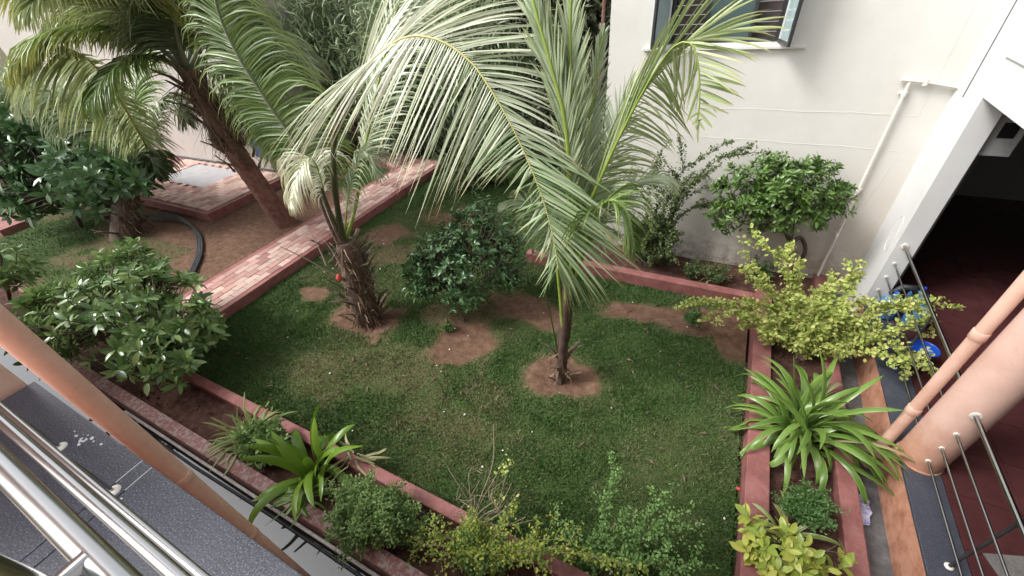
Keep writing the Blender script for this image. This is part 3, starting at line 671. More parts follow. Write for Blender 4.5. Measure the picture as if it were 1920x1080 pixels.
for z in (2.35, 1.28):
    mb = MB(); mb.lathe((-3.2, .142, z), [(.067, -.04), (.070, -.036), (.070, .036), (.067, .04)], 32); mb.build('collar', M['pink'], lp)

# ---- pale house behind the platform, boundary wall, dark back of the garden
hs_ = empty('pale_house', (-18, 8.5, 0), 'pale pinkish house wall behind the paved platform', 'building')
mb = MB(); mb.box((-30, 8.5, -.3), (-14.2, 14, 7.5)); mb.build('wall', M['housewall'], hs_)
mb = MB(); mb.box((-30, 8.44, .24), (-14.15, 8.498, .33)); mb.build('base_strip', M['drain'], hs_)
gh = empty('grey_house', (-36, 4, 0), 'pale grey building far off at the left edge', 'building')
mb = MB(); mb.box((-44, -2, -.3), (-34, 9, 4.6)); mb.build('wall', M['housewall'], gh)
for y in (0, 2.5, 5): mb = MB(); mb.box((-34.03, y, 1.2), (-33.97, y + 1.2, 2.6)); mb.build('window', M['glass'], gh)
mb = MB(); mb.box((-14.1, 15.2, -.3), (4, 15.4, 5.5)); tag(mb.build('boundary_wall', M['greywall']), 'grey boundary wall deep behind the garden trees', 'wall')
mb = MB(); mb.tube([(-2.85, 9.6, 0), (-2.75, 9.6, 7)], .03, 10); tag(mb.build('pole', M['palmtrunk_red']), 'thin reddish pole standing in the dark gap beside the white building', 'pole')

# ================================================================== PLANTS
def norm(v): return v / (np.linalg.norm(v, axis=-1, keepdims=True) + 1e-9)
def spline(P, n):
    P = np.asarray(P, float); k = len(P)
    Q = np.vstack([2 * P[0] - P[1], P, 2 * P[-1] - P[-2]]); out = []
    seg = np.linalg.norm(np.diff(P, axis=0), axis=1); cum = np.concatenate([[0], np.cumsum(seg)]) / seg.sum()
    for s in np.linspace(0, 1, n):
        i = min(np.searchsorted(cum, s, 'right') - 1, k - 2); u = (s - cum[i]) / (cum[i + 1] - cum[i])
        a, b, c, d = Q[i], Q[i + 1], Q[i + 2], Q[i + 3]
        out.append(.5 * ((2 * b) + (c - a) * u + (2 * a - 5 * b + 4 * c - d) * u * u + (3 * b - a - 3 * c + d) * u ** 3))
    return np.array(out)

def ribbons(C, Wd, width, fold, tint, along=True, nrm=None):
    """C (n,k,3) centre lines, Wd (n,k,3) unit width directions, width (n,k): folded strips, 3 points across"""
    n, k, _ = C.shape
    T = norm(np.gradient(C, axis=1)); N = norm(np.cross(Wd, T))
    L = C - Wd * width[..., None] + N * (fold * width)[..., None]; R = C + Wd * width[..., None] + N * (fold * width)[..., None]
    V = np.stack([L, C, R], 2).reshape(-1, 3)
    b = (np.arange(n) * k * 3)[:, None, None] + (np.arange(k - 1) * 3)[None, :, None]
    F = np.concatenate([b + np.array([0, 1, 4, 3]), b + np.array([1, 2, 5, 4])], 2).reshape(-1, 4)
    al = np.broadcast_to(np.linspace(0, 1, k)[None, :, None], (n, k, 3)).ravel()
    ti = np.broadcast_to(np.asarray(tint)[:, None, None], (n, k, 3)).ravel()
    ac = np.broadcast_to(np.array([1., 0, 1.])[None, None, :], (n, k, 3)).ravel()
    return V, F, ti, al, ac

def frond(parent, pts, mt, rmat, n=70, L=1.2, tipsA=None, tipsB=None, t0=.12, droop=.6, ang=(62, 22), lift=.15, wid=.022, rr=(.03, .006), jit=.05, sides=(1, 1), k=7, sag=.12, label=None, up=None):
    """one palm leaf: rachis along pts, two rows of folded leaflets.  tipsA/tipsB give where the leaflet ends hang."""
    P = spline(pts, 60); T = norm(np.gradient(P, axis=0))
    ts = np.linspace(t0, .995, n); ii = ts * 59; i0 = np.clip(ii.astype(int), 0, 58); fr = (ii - i0)[:, None]
    root = P[i0] * (1 - fr) + P[i0 + 1] * fr; tan = norm(T[i0] * (1 - fr) + T[i0 + 1] * fr)
    upv = np.array([0, 0, 1.]) if up is None else np.asarray(up, float)
    side = np.cross(tan, upv); bad = np.linalg.norm(side, axis=1) < .15; side = norm(side)
    for q in range(1, n):
        if bad[q] or side[q].dot(side[q - 1]) < 0: side[q] = side[q - 1] if bad[q] else side[q] * np.sign(side[q].dot(side[q - 1]) or 1)
    nup = norm(np.cross(side, tan)); Vs = []; Fs = []; tis = []; als = []; acs = []; poss = []; off = 0
    prof = np.sin(np.clip((ts - t0) / (1 - t0), 0, 1) ** .75 * np.pi * .86 + .33) ** .7
    for sd, tips, on in ((1, tipsA, sides[0]), (-1, tipsB, sides[1])):
        if not on: continue
        s = np.linspace(0, 1, k)[None, :, None]
        if tips is not None:
            E = spline(tips, n) + rng.normal(0, jit, (n, 3)); LL = np.linalg.norm(E - root, axis=1)[:, None]
            E = root + (E - root) * rng.uniform(.86, 1.06, n)[:, None]
            ctrl = root * .45 + E * .55 + np.array([0, 0, 1.]) * LL * (sag + rng.normal(0, .03, (n, 1))) + tan * LL * .05
            C = root[:, None] * (1 - s) ** 2 + 2 * s * (1 - s) * ctrl[:, None] + s ** 2 * E[:, None]; Ln = LL[:, 0]
        else:
            a = np.radians(np.interp(ts, [t0, 1], ang) + rng.normal(0, 3, n))[:, None]
            Ln = L * prof * rng.uniform(.88, 1.08, n)
            d0 = norm(tan * np.cos(a) + sd * side * np.sin(a) + nup * lift + rng.normal(0, jit, (n, 3)))
            C = np.zeros((n, k, 3)); C[:, 0] = root; d = d0
            for q in range(1, k):
                w = droop * (q / (k - 1)) ** 1.3
                d = norm(d0 * (1 - w) + np.array([0, 0, -1.]) * w * (1 + rng.normal(0, .12, (n, 1)))); C[:, q] = C[:, q - 1] + d * Ln[:, None] / (k - 1)
        Tn = norm(np.gradient(C, axis=1)); w0 = tan[:, None] + 0 * C
        Wd = norm(w0 - Tn * (w0 * Tn).sum(-1, keepdims=True))
        Ln_s = rng.random(n) < .06; C[Ln_s, -3:] = C[Ln_s, -3:] * .5 + C[Ln_s, -4:-3] * .5
        tw = rng.normal(0, .5, n)[:, None, None] + .5 * sd * s; Nn = np.cross(Tn, Wd); Wd = Wd * np.cos(tw) + Nn * np.sin(tw)
        pr = np.interp(np.linspace(0, 1, k), [0, .12, .35, .7, .9, 1], [.45, .85, 1, .72, .36, .05])[None] * wid * rng.uniform(.8, 1.15, (n, 1))
        v, f, ti, al, ac = ribbons(C, Wd, pr, .45, rng.random(n))
        Vs.append(v); Fs.append(f + off); tis.append(ti); als.append(al); acs.append(ac); off += len(v); poss.append(np.repeat(ts, k * 3))
    me = fast_mesh('frond', np.concatenate(Vs), np.concatenate(Fs), mt, True, {'tint': np.concatenate(tis), 'along': np.concatenate(als), 'pos': np.concatenate(poss)})
    o = link('frond', me, parent)
    if label: o['label'] = label
    mb = MB(); mb.tube(P, rr[1] + (rr[0] - rr[1]) * np.linspace(1, 0, 60) ** 1.5, 8); mb.build('rachis', rmat, o)
    return o

def Dd(*l): return [at_d(*q) for q in l]

# ------------------------------------------------ palm 1: shaggy trunk, the huge pale arching frond
p1b = np.array([-5.59, 3.82, 0])
p1 = empty('palm_tree', p1b, 'young palm with a shaggy trunk and one huge whitish arching frond', 'palm tree', 'coconut palms in the garden')
top1 = at_d(648, 452, 6.75)
mb = MB(); prof = [(.0, .22), (.12, .24), (.5, .24), (.9, .2), (1.0, .15)]
P = [p1b * (1 - s) + top1 * s + np.array([0, 0, -.06 * (1 - s)]) for s, _ in prof]; mb.tube(P, [r for _, r in prof], 18); mb.build('trunk', M['palmtrunk'], p1)
def boot_mesh(seed, L=.42, w=.075):
    r = np.random.default_rng(seed); n = 6; V = []
    for i in range(n):
        s = i / (n - 1); ww = w * (1 - .55 * s) * (1 if i < n - 1 else .75); out = .03 + .24 * s ** 1.4 + r.normal(0, .006); z = L * s
        V += [(-ww, out - .012, z), (0, out + .018 * (1 - s), z), (ww, out - .012, z), (0, out - .03, z)]
    F = []
    for i in range(n - 1):
        a = i * 4; F += [(a + j, a + (j + 1) % 4, a + 4 + (j + 1) % 4, a + 4 + j) for j in range(4)]
    F.append((n * 4 - 4, n * 4 - 3, n * 4 - 2, n * 4 - 1))
    me = bpy.data.meshes.new('leaf_base'); me.from_pydata(V, [], F); me.materials.append(M['boot']); return me
boots = [boot_mesh(i, .26 + .05 * i, .05 + .008 * i) for i in range(4)]
def add_boots(parent, base, top, r, n, t0=.1, t1=1, sc=1):
    for i in range(n):
        t = t0 + (t1 - t0) * i / n; c = np.asarray(base) * (1 - t) + np.asarray(top) * t; a = i * 2.4 + rng.normal(0, .2)
        o = bpy.data.objects.new('leaf_base', boots[i % 4]); COL.objects.link(o); o.parent = parent; rad = r * (1 - .3 * t) - .02
        o.location = Vector(c + np.array([-math.sin(a) * rad, math.cos(a) * rad, -.1])) - origin(parent)
        o.rotation_euler = (rng.normal(-.05, .16), rng.normal(0, .22), a); s = sc * rng.uniform(.75, 1.2); o.scale = (s * .9, s, s)
add_boots(p1, p1b, top1, .27, 46, .04, .98)
def fibres(parent, base, top, r, n, L, name='fibre', down=True, mt=None):
    t = rng.random(n)[:, None]; a = rng.uniform(0, 6.28, n)[:, None]; c = np.asarray(base) * (1 - t) + np.asarray(top) * t
    o_ = np.concatenate([np.cos(a), np.sin(a), 0 * a], 1); root = c + o_ * r * (1 - .3 * t)
    k = 5; s = np.linspace(0, 1, k)[None, :, None]; ln = L * rng.uniform(.4, 1.2, (n, 1, 1))
    dirn = norm(o_ * rng.uniform(.1, .8, (n, 1)) + rng.normal(0, .25, (n, 3)) + np.array([0, 0, -.55 if down else .5]))
    C = root[:, None] + dirn[:, None] * ln * s + np.array([0, 0, -1.]) * ln * .35 * s ** 2 + rng.normal(0, .012, (n, k, 3)) * s
    Tn = norm(np.gradient(C, axis=1)); Wd = norm(np.cross(Tn, o_[:, None] + 0 * C + .01))
    v, f, ti, al, ac = ribbons(C, Wd, np.broadcast_to(np.linspace(.011, .003, k)[None], (n, k)) * rng.uniform(.5, 1.6, (n, 1)), .3, rng.random(n))
    o = link(name, fast_mesh(name, v, f, mt or M['fibre'], True, {'tint': ti}), parent); o['kind'] = 'stuff'
fibres(p1, p1b, top1, .26, 260, .26)
G = Dd((642, 452, 6.72), (634, 400, 6.65), (626, 330, 6.5), (630, 245, 6.3), (668, 150, 5.85), (742, 78, 5.2), (812, 72, 4.88), (880, 114, 4.6), (930, 184, 4.38), (972, 262, 4.2), (1010, 352, 4.0), (1034, 430, 3.85), (1047, 505, 3.7))
TA = Dd((545, 330, 6.1), (528, 300, 5.9), (572, 292, 5.6), (640, 285, 5.3), (690, 292, 5.05), (735, 330, 4.9), (775, 395, 4.8), (815, 400, 4.7), (855, 350, 4.55), (895, 345, 4.4), (975, 385, 4.2), (992, 435, 4.0), (1015, 495, 3.85), (1020, 560, 3.7))
TB = Dd((760, -120, 6.0), (880, -60, 5.6), (985, -25, 5.3), (1040, 35, 5.1), (1075, 78, 4.9), (1072, 112, 4.75), (1068, 165, 4.6), (1065, 215, 4.45), (1062, 270, 4.3), (1105, 340, 4.1), (1165, 430, 3.9), (1200, 505, 3.75), (1150, 555, 3.65), (1080, 600, 3.6))
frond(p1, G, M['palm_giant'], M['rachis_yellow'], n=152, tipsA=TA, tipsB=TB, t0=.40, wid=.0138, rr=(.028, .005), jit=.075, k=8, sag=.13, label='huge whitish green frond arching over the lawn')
mb = MB(); mb.tube(spline(G, 60)[:24], np.linspace(.046, .036, 24), 10); mb.build('petiole', M['petiole_dark'], p1)
# drooping straw coloured plume, upright frond behind, and two short ones
frond(p1, Dd((640, 445, 6.75), (612, 375, 6.75), (596, 318, 6.7), (580, 296, 6.6), (556, 330, 6.45), (546, 385, 6.35)), M['palm_pale'], M['rachis_green'], n=60, L=.75, t0=.35, droop=.9, wid=.013, rr=(.024, .004), lift=.1)
frond(p1, Dd((645, 445, 6.75), (655, 360, 6.8), (672, 300, 6.8), (690, 290, 6.7), (712, 330, 6.5)), M['palm_mid'], M['rachis_green'], n=50, L=.7, t0=.25, droop=.75, wid=.012, rr=(.022, .004))
frond(p1, Dd((645, 448, 6.8), (605, 372, 6.9), (550, 265, 7.0), (500, 190, 7.05), (450, 112, 7.1), (415, 40, 7.1), (398, -30, 7.0), (392, -110, 6.8)), M['palm_green'], M['rachis_grey'], n=190, L=1.1, t0=.26, droop=.6, ang=(80, 45), wid=.0145, rr=(.045, .012), up=(-.25, .9, .1), label='tall straight green frond with a grey rachis')
frond(p1, Dd((650, 448, 6.8), (668, 380, 6.9), (690, 250, 7.1), (720, 110, 7.2), (756, -20, 7.2), (800, -120, 7)), M['palm_mid'], M['rachis_green'], n=90, L=.9, t0=.3, droop=.35, ang=(55, 35), wid=.017, rr=(.036, .01), up=(.3, .9, .1))
for a, b, r in (((650, 470), (627, 300), .022), ((640, 470), (585, 330), .024), ((655, 480), (602, 352), .026), ((660, 470), (676, 430), .03), ((662, 490), (690, 440), .03)):
    mb = MB(); mb.tube(spline([at_d(*a, 6.7), at_d((a[0] + b[0]) / 2 - 4, (a[1] + b[1]) / 2, 6.7), at_d(*b, 6.72)], 10), np.linspace(r * 1.35, r, 10), 9); mb.build('petiole', M['petiole_dark'] if r < .023 else M['boot'], p1)
for a, b in (((632, 520), (525, 462)), ((612, 498), (585, 440)), ((640, 500), (602, 442))):
    mb = MB(); mb.tube(spline([at_d(*a, 6.6), at_d((a[0] + b[0]) / 2, (a[1] + b[1]) / 2 - 3, 6.65), at_d(*b, 6.7)], 10), np.linspace(.014, .006, 10), 7); mb.build('dry_stalk', M['drytwig'], p1)
mb = MB(); c = at_d(636, 521, 6.5); mb.lathe(c, [(.01, -.07), (.04, -.05), (.05, .0), (.03, .06), (.008, .08)], 8)
tag(mb.build('rag', M['red'], loc=tuple(c)), 'small red rag caught on the shaggy palm trunk', 'rag')

# ------------------------------------------------ palm 2: slim young palm
p2b = np.array([-1.58, 3.89, 0])
p2 = empty('palm_tree', p2b, 'slim young palm with upright green fronds beside the white wall window', 'palm tree', 'coconut palms in the garden')
t2 = at_d(1062, 560, 4.2); t3 = at_d(1066, 420, 4.2)
mb = MB(); mb.tube([p2b + (0, 0, -.05), p2b * .6 + t2 * .4, t2, t3], [.105, .085, .08, .055], 14); mb.build('trunk', M['palmtrunk'], p2)
add_boots(p2, p2b, t2, .10, 7, .0, .45, .8); fibres(p2, p2b, p2b * .6 + t2 * .4, .09, 70, .16)
for a, b, r, mt_ in (((1058, 690), (1045, 500), .03, 'rachis_green'), ((1064, 600), (1075, 360), .034, 'rachis_green'), ((1050, 690), (1022, 548), .012, 'petiole_dark'), ((1066, 640), (1072, 560), .014, 'petiole_dark'), ((1058, 640), (1060, 430), .035, 'rachis_green')):
    mb = MB(); mb.tube(spline([at_d(*a, 4.17), at_d((a[0] + b[0]) / 2 + 2, (a[1] + b[1]) / 2, 4.15), at_d(*b, 4.18)], 10), np.linspace(r, r * .7, 10), 9); mb.build('petiole', M[mt_], p2)
kw = dict(k=6)
frond(p2, Dd((1066, 560, 4.2), (1068, 420, 4.2), (1062, 250, 4.22), (1032, 120, 4.3), (1004, 20, 4.4), (985, -70, 4.5), (975, -160, 4.6)), M['palm_mid'], M['rachis_green'], n=110, L=.55, t0=.36, droop=.1, ang=(22, 14), wid=.015, rr=(.042, .014), up=(.2, 1, .1), lift=.05)
frond(p2, Dd((1072, 540, 4.22), (1084, 400, 4.24), (1078, 250, 4.25), (1070, 120, 4.3), (1070, 10, 4.35), (1082, -90, 4.4)), M['palm_mid'], M['rachis_green'], n=110, L=.48, t0=.34, droop=.12, ang=(24, 15), wid=.015, rr=(.036, .012), up=(.1, 1, .1), lift=.05)
frond(p2, Dd((1074, 540, 4.24), (1092, 420, 4.28), (1100, 300, 4.32), (1110, 200, 4.4), (1120, 120, 4.45), (1132, 60, 4.5)), M['palm_mid'], M['rachis_green'], n=80, L=.42, t0=.32, droop=.15, ang=(22, 14), wid=.013, rr=(.03, .008), up=(.1, 1, .1))
R2 = Dd((1074, 520, 4.2), (1092, 420, 4.2), (1130, 325, 4.18), (1180, 220, 4.12), (1232, 128, 4.02), (1268, 84, 3.95), (1298, 84, 3.88), (1310, 128, 3.84), (1312, 180, 3.82), (1308, 240, 3.8))
UA = Dd((1190, 160, 4.3), (1260, 20, 4.3), (1330, -60, 4.2), (1400, -60, 4.1), (1440, -30, 4.0), (1475, 20, 3.9), (1480, 50, 3.85), (1440, 110, 3.8), (1405, 150, 3.78), (1380, 205, 3.78), (1330, 235, 3.78), (1312, 250, 3.78))
UB = Dd((1190, 355, 4.35), (1230, 320, 4.35), (1262, 290, 4.3), (1290, 250, 4.25), (1275, 215, 4.2), (1262, 215, 4.15), (1280, 200, 4.1), (1295, 220, 4.0), (1300, 225, 3.9), (1305, 240, 3.8))
frond(p2, R2, M['palm_light'], M['rachis_green'], n=72, tipsA=UB, tipsB=UA, t0=.30, wid=.0125, rr=(.03, .005), jit=.04, k=8, sag=.10, label='bright green frond reaching up to the window and bending over')
for pts, n, L, dr, mt_ in ((((1074, 520, 4.2), (1100, 420, 4.3), (1122, 320, 4.45), (1150, 235, 4.6), (1185, 175, 4.7), (1215, 145, 4.75)), 64, .62, .35, 'palm_mid'),
                          (((1074, 530, 4.2), (1110, 445, 4.3), (1150, 380, 4.45), (1195, 340, 4.6), (1235, 330, 4.7), (1262, 350, 4.75)), 56, .6, .55, 'palm_mid'),
                          (((1072, 540, 4.2), (1096, 455, 4.1), (1120, 395, 4.0), (1150, 375, 3.9), (1175, 400, 3.8), (1192, 470, 3.7)), 56, .62, .7, 'palm_green'),
                          (((1066, 540, 4.2), (1040, 455, 4.3), (1010, 400, 4.4), (975, 375, 4.5), (945, 385, 4.6)), 46, .5, .5, 'palm_mid')):
    frond(p2, Dd(*pts), M[mt_], M['rachis_green'], n=n, L=L, t0=.26, droop=dr, ang=(62, 28), wid=.014, rr=(.026, .005), k=6)

# ------------------------------------------------ palm 3: leaning red-brown trunk at the path
p3b = np.array([-10.85, 6.12, 0])
p3 = empty('palm_tree', p3b, 'tall palm with a leaning reddish trunk rising beside the brick path', 'palm tree', 'coconut palms in the garden')
t3a = at_d(445, 290, 12.3); t3b = at_d(400, 215, 12.2); t3c = at_d(352, 130, 12.1)
mb = MB(); A = spline([p3b + (0, 0, -.1), p3b * .5 + t3a * .5, t3a, t3b, t3c], 46); rad = np.interp(np.linspace(0, 1, 46), [0, .06, .3, .6, 1], [.34, .27, .245, .24, .2]) * (1 + .05 * ((np.arange(46) % 3) == 0))
mb.tube(A, rad, 18); mb.build('trunk', M['palmtrunk_red'], p3)
add_boots(p3, A[20], A[45], .27, 34, 0, 1, 1.4); fibres(p3, A[26], A[45], .27, 260, .5); fibres(p3, A[38], A[45], .3, 60, .9, mt=M['fibre'])
mb = MB(); c = at_d(404, 262, 12.0); mb.lathe(c, [(.02, -.28), (.09, -.2), (.11, .0), (.07, .18), (.02, .3)], 10); mb.build('dry_spathe', M['boot'], p3)
for pts, n, L, dr, mt_, rm in (
    (((352, 130, 12.1), (300, 70, 11.9), (236, 22, 11.6), (170, -22, 11.2), (90, -60, 10.8), (20, -60, 10.5)), 90, 1.7, .6, 'palm_yellow', 'rachis_grey'),
    (((352, 125, 12.1), (318, 40, 12.2), (290, -40, 12.2), (250, -120, 12)), 80, 1.6, .5, 'palm_green', 'rachis_grey'),
    (((355, 125, 12.1), (372, 40, 12.2), (420, -50, 12.3), (480, -110, 12.2), (560, -120, 12)), 80, 1.6, .5, 'palm_green', 'rachis_grey'),
    (((358, 132, 12.1), (400, 122, 11.8), (440, 138, 11.5), (480, 178, 11.2), (512, 232, 10.9), (530, 290, 10.7)), 70, 1.2, .6, 'palm_green', 'rachis_grey'),
    (((358, 130, 12.1), (420, 80, 12.2), (480, 60, 12.2), (540, 80, 12.1), (590, 130, 11.9)), 84, 1.5, .6, 'palm_mid', 'rachis_grey'),
    (((348, 135, 12.1), (300, 110, 12.0), (250, 110, 11.9), (205, 140, 11.8), (170, 190, 11.7)), 84, 1.4, .65, 'palm_green', 'rachis_grey'),
    (((348, 130, 12.1), (270, 70, 12.3), (180, 50, 12.5), (90, 70, 12.7), (20, 130, 12.8)), 90, 1.5, .6, 'palm_yellow', 'rachis_grey'),
    (((356, 128, 12.1), (410, 20, 11.6), (480, -60, 11.2), (590, -110, 10.8), (700, -90, 10.5)), 90, 1.6, .7, 'palm_mid', 'rachis_grey'),
    (((350, 128, 12.1), (280, 40, 11.6), (200, -10, 11.2), (120, -20, 10.9), (50, 20, 10.7)), 96, 1.5, .6, 'palm_light', 'rachis_grey'),
    (((350, 128, 12.1), (300, 60, 12.6), (230, 20, 13), (150, 30, 13.3), (80, 80, 13.5)), 96, 1.5, .6, 'palm_green', 'rachis_grey'),
    (((355, 128, 12.1), (400, 60, 12.8), (440, 50, 13.1), (480, 90, 13.3), (500, 150, 13.4)), 90, 1.5, .6, 'palm_green', 'rachis_grey'),
    (((350, 128, 12.1), (330, 60, 11.4), (330, 0, 10.8), (340, -60, 10.2)), 84, 1.5, .6, 'palm_dark', 'rachis_grey')):
    frond(p3, Dd(*pts), M[mt_], M[rm], n=int(n * 1.8), L=L, t0=.16, droop=dr, ang=(68, 30), wid=.0185, rr=(.06, .012), k=6)

# ------------------------------------------------ palm 4: far left palm, pale drooping frond
p4b = np.array([-15.2, 3.9, 0])
p4 = empty('palm_tree', p4b, 'palm with a short dark trunk and pale drooping frond beside the leafy tree', 'palm tree', 'coconut palms in the garden')
t4 = at_d(240, 300, 15.6)
mb = MB(); mb.tube([p4b + (0, 0, -.1), p4b * .5 + t4 * .5, t4], [.36, .3, .24], 16); mb.build('trunk', M['bark'], p4)
add_boots(p4, p4b, t4, .34, 34, .05, 1, 1.5); fibres(p4, p4b, t4, .3, 260, .5)
for pts, n, L, dr, mt_ in (
    (((246, 300, 15.6), (285, 250, 15.5), (300, 200, 15.3), (330, 190, 15.0), (350, 230, 14.7)), 76, 1.3, .7, 'palm_mid'),
    (((240, 300, 15.6), (200, 240, 15.9), (150, 190, 16.2), (90, 170, 16.5), (40, 200, 16.8)), 76, 1.5, .7, 'palm_mid'),
    (((244, 300, 15.6), (252, 200, 15.9), (262, 120, 16.2), (290, 60, 16.4)), 76, 1.4, .5, 'palm_green'),
    (((248, 300, 15.5), (270, 290, 15.0), (285, 300, 14.6), (292, 330, 14.3)), 50, .9, .85, 'palm_dark')):
    frond(p4, Dd(*pts), M[mt_], M['rachis_grey'], n=int(n * 1.4), L=L, t0=.14, droop=dr, ang=(66, 34), wid=.026, rr=(.05, .012), k=7)

frond(p4, Dd((250, 305, 15.6), (276, 285, 15.2), (252, 235, 14.7), (214, 172, 14.3), (165, 112, 13.9), (110, 88, 13.6), (55, 110, 13.4)), M['palm_light'], M['rachis_yellow'], n=150,
      tipsA=Dd((305, 330, 15.0), (318, 300, 14.6), (332, 285, 14.4), (325, 262, 14.2), (300, 225, 14.1), (265, 180, 14.0), (220, 140, 13.9), (160, 110, 13.7), (90, 110, 13.5), (35, 140, 13.4)),
      tipsB=Dd((255, 330, 15.0), (232, 305, 14.6), (215, 292, 14.3), (185, 278, 14.0), (150, 262, 13.8), (110, 248, 13.6), (72, 228, 13.5), (45, 205, 13.4), (25, 185, 13.3), (22, 160, 13.3)), t0=.16, wid=.026, rr=(.05, .012), jit=.09, sag=.16, label='pale drooping frond with a yellow rachis')
# ------------------------------------------------ leaf templates
def leaf_arrays(L, Wd, fold, curl, k=5, tipw=.08, base=.1):
    s = np.linspace(0, 1, k); w = Wd / 2 * np.clip(np.sin(np.pi * (s * .93 + .04)) ** .75, 0, 1); w[0] = Wd * base / 2; w[-1] = Wd * tipw / 2
    y = L * s * (1 - .1 * curl * s); z = -curl * L * s ** 2 * .5; V = []
    for i in range(k): V += [(-w[i], y[i], z[i] + fold * w[i]), (0, y[i], z[i]), (w[i], y[i], z[i] + fold * w[i])]
    F = []
    for i in range(k - 1): a = i * 3; F += [(a, a + 1, a + 4, a + 3), (a + 1, a + 2, a + 5, a + 4)]
    return np.array(V), np.array(F)
def leaf_me(L, Wd, fold, curl, mt, k=5, across=False):
    V, F = leaf_arrays(L, Wd, fold, curl, k)
    return fast_mesh('leaf', V, F, mt, True, {'across': np.tile([1., 0, 1.], len(V) // 3)} if across else None)
def frame(d, nrm):
    """rotation whose local y runs along d, z near nrm"""
    d = norm(d); x = norm(np.cross(d, nrm)); z = np.cross(x, d); return np.stack([x, d, z], -1)
def scatter(name, parent, tmpl, pos, R, sc, mt, label=None):
    V, F = tmpl; n = len(pos); m_ = len(V)
    P = np.einsum('nij,mj->nmi', R, V) * sc[:, None, None] + pos[:, None]
    FF = (F[None] + (np.arange(n) * m_)[:, None, None]).reshape(-1, F.shape[1])
    ti = np.repeat(rng.random(n), m_)
    o = link(name, fast_mesh(name, P.reshape(-1, 3), FF, mt, True, {'tint': ti}), parent); o['kind'] = 'stuff'; return o
CAMP = np.array([0, 0, H])
def leaf_objects(parent, meshes, pos, R, sc, limit, name='leaf'):
    d = np.linalg.norm(pos - CAMP, axis=1); order = np.argsort(d); og = np.array(origin(parent))
    for q in order[:limit]:
        o = bpy.data.objects.new(name, meshes[int(rng.integers(len(meshes)))]); COL.objects.link(o); o.parent = parent
        m_ = np.eye(4); m_[:3, :3] = R[q] * sc[q]; m_[:3, 3] = pos[q] - og; o.matrix_local = Matrix(m_.tolist())
    return order[limit:]

def rosettes(tips, axes, per, tilt=(.1, .9), roll=0):
    """leaf roots and frames for whorls of leaves at branch tips"""
    pos = []; D_ = []; N_ = []
    for c, a in zip(tips, axes):
        a = norm(a); x = norm(np.cross(a, rng.normal(0, 1, 3))); y = np.cross(a, x); k = max(3, int(rng.normal(per, per * .15))); ph = rng.uniform(0, 6.28)
        for i in range(k):
            w = ph + i * 2.4; lv = i / k; el = tilt[0] + (tilt[1] - tilt[0]) * lv
            d = norm((math.cos(w) * x + math.sin(w) * y) * math.cos(el) + a * math.sin(el) + rng.normal(0, .14, 3))
            pos.append(c - a * .05 * (1 - lv) * 2 + rng.normal(0, .008, 3)); D_.append(d); N_.append(norm(a + .3 * rng.normal(0, 1, 3)))
    pos = np.array(pos); return pos, np.stack([frame(d, n) for d, n in zip(D_, N_)])

def crown_tips(c, rad, n, lo=-.35, shell=(.72, 1.0), wob=.18):
    out = []; c = np.asarray(c, float); rad = np.asarray(rad, float)
    while len(out) < n:
        d = norm(rng.normal(0, 1, 3))
        if d[2] < lo: continue
        k = rng.uniform(*shell) * (1 + wob * math.sin(3 * d[0] + 5 * d[1] + c[0]) * math.cos(4 * d[2] + 2 * d[1]))
        out.append(c + rad * d * k)
    return np.array(out)
def branches(parent, base, c, tips, r0, mt, nb=6, name='branch', trunk_top=None):
    base = np.asarray(base, float); c = np.asarray(c, float); fork = base * .6 + c * .4 if trunk_top is None else np.asarray(trunk_top, float)
    mb = MB(); mb.tube(spline([base - (0, 0, .08), base * .5 + fork * .5 + rng.normal(0, .03, 3), fork], 10), np.linspace(r0, r0 * .8, 10), 9); mb.build('trunk', mt, parent)
    cl = rng.choice(len(tips), min(nb, len(tips)), replace=False); lab = np.argmin(np.linalg.norm(tips[:, None] - tips[cl][None], axis=2), axis=1)
    for q in range(len(cl)):
        g_ = tips[lab == q]; mid = fork * .45 + g_.mean(0) * .55; mb = MB()
        mb.tube(spline([fork, fork * .6 + mid * .4 + (0, 0, .05), mid], 8), np.linspace(r0 * .7, r0 * .4, 8), 7)
        for tpt in g_: mb.tube(spline([mid, mid * .5 + tpt * .5 + rng.normal(0, .04, 3), tpt], 6), np.linspace(r0 * .35, r0 * .12, 6), 5, False)
        mb.build(name, mt, parent)

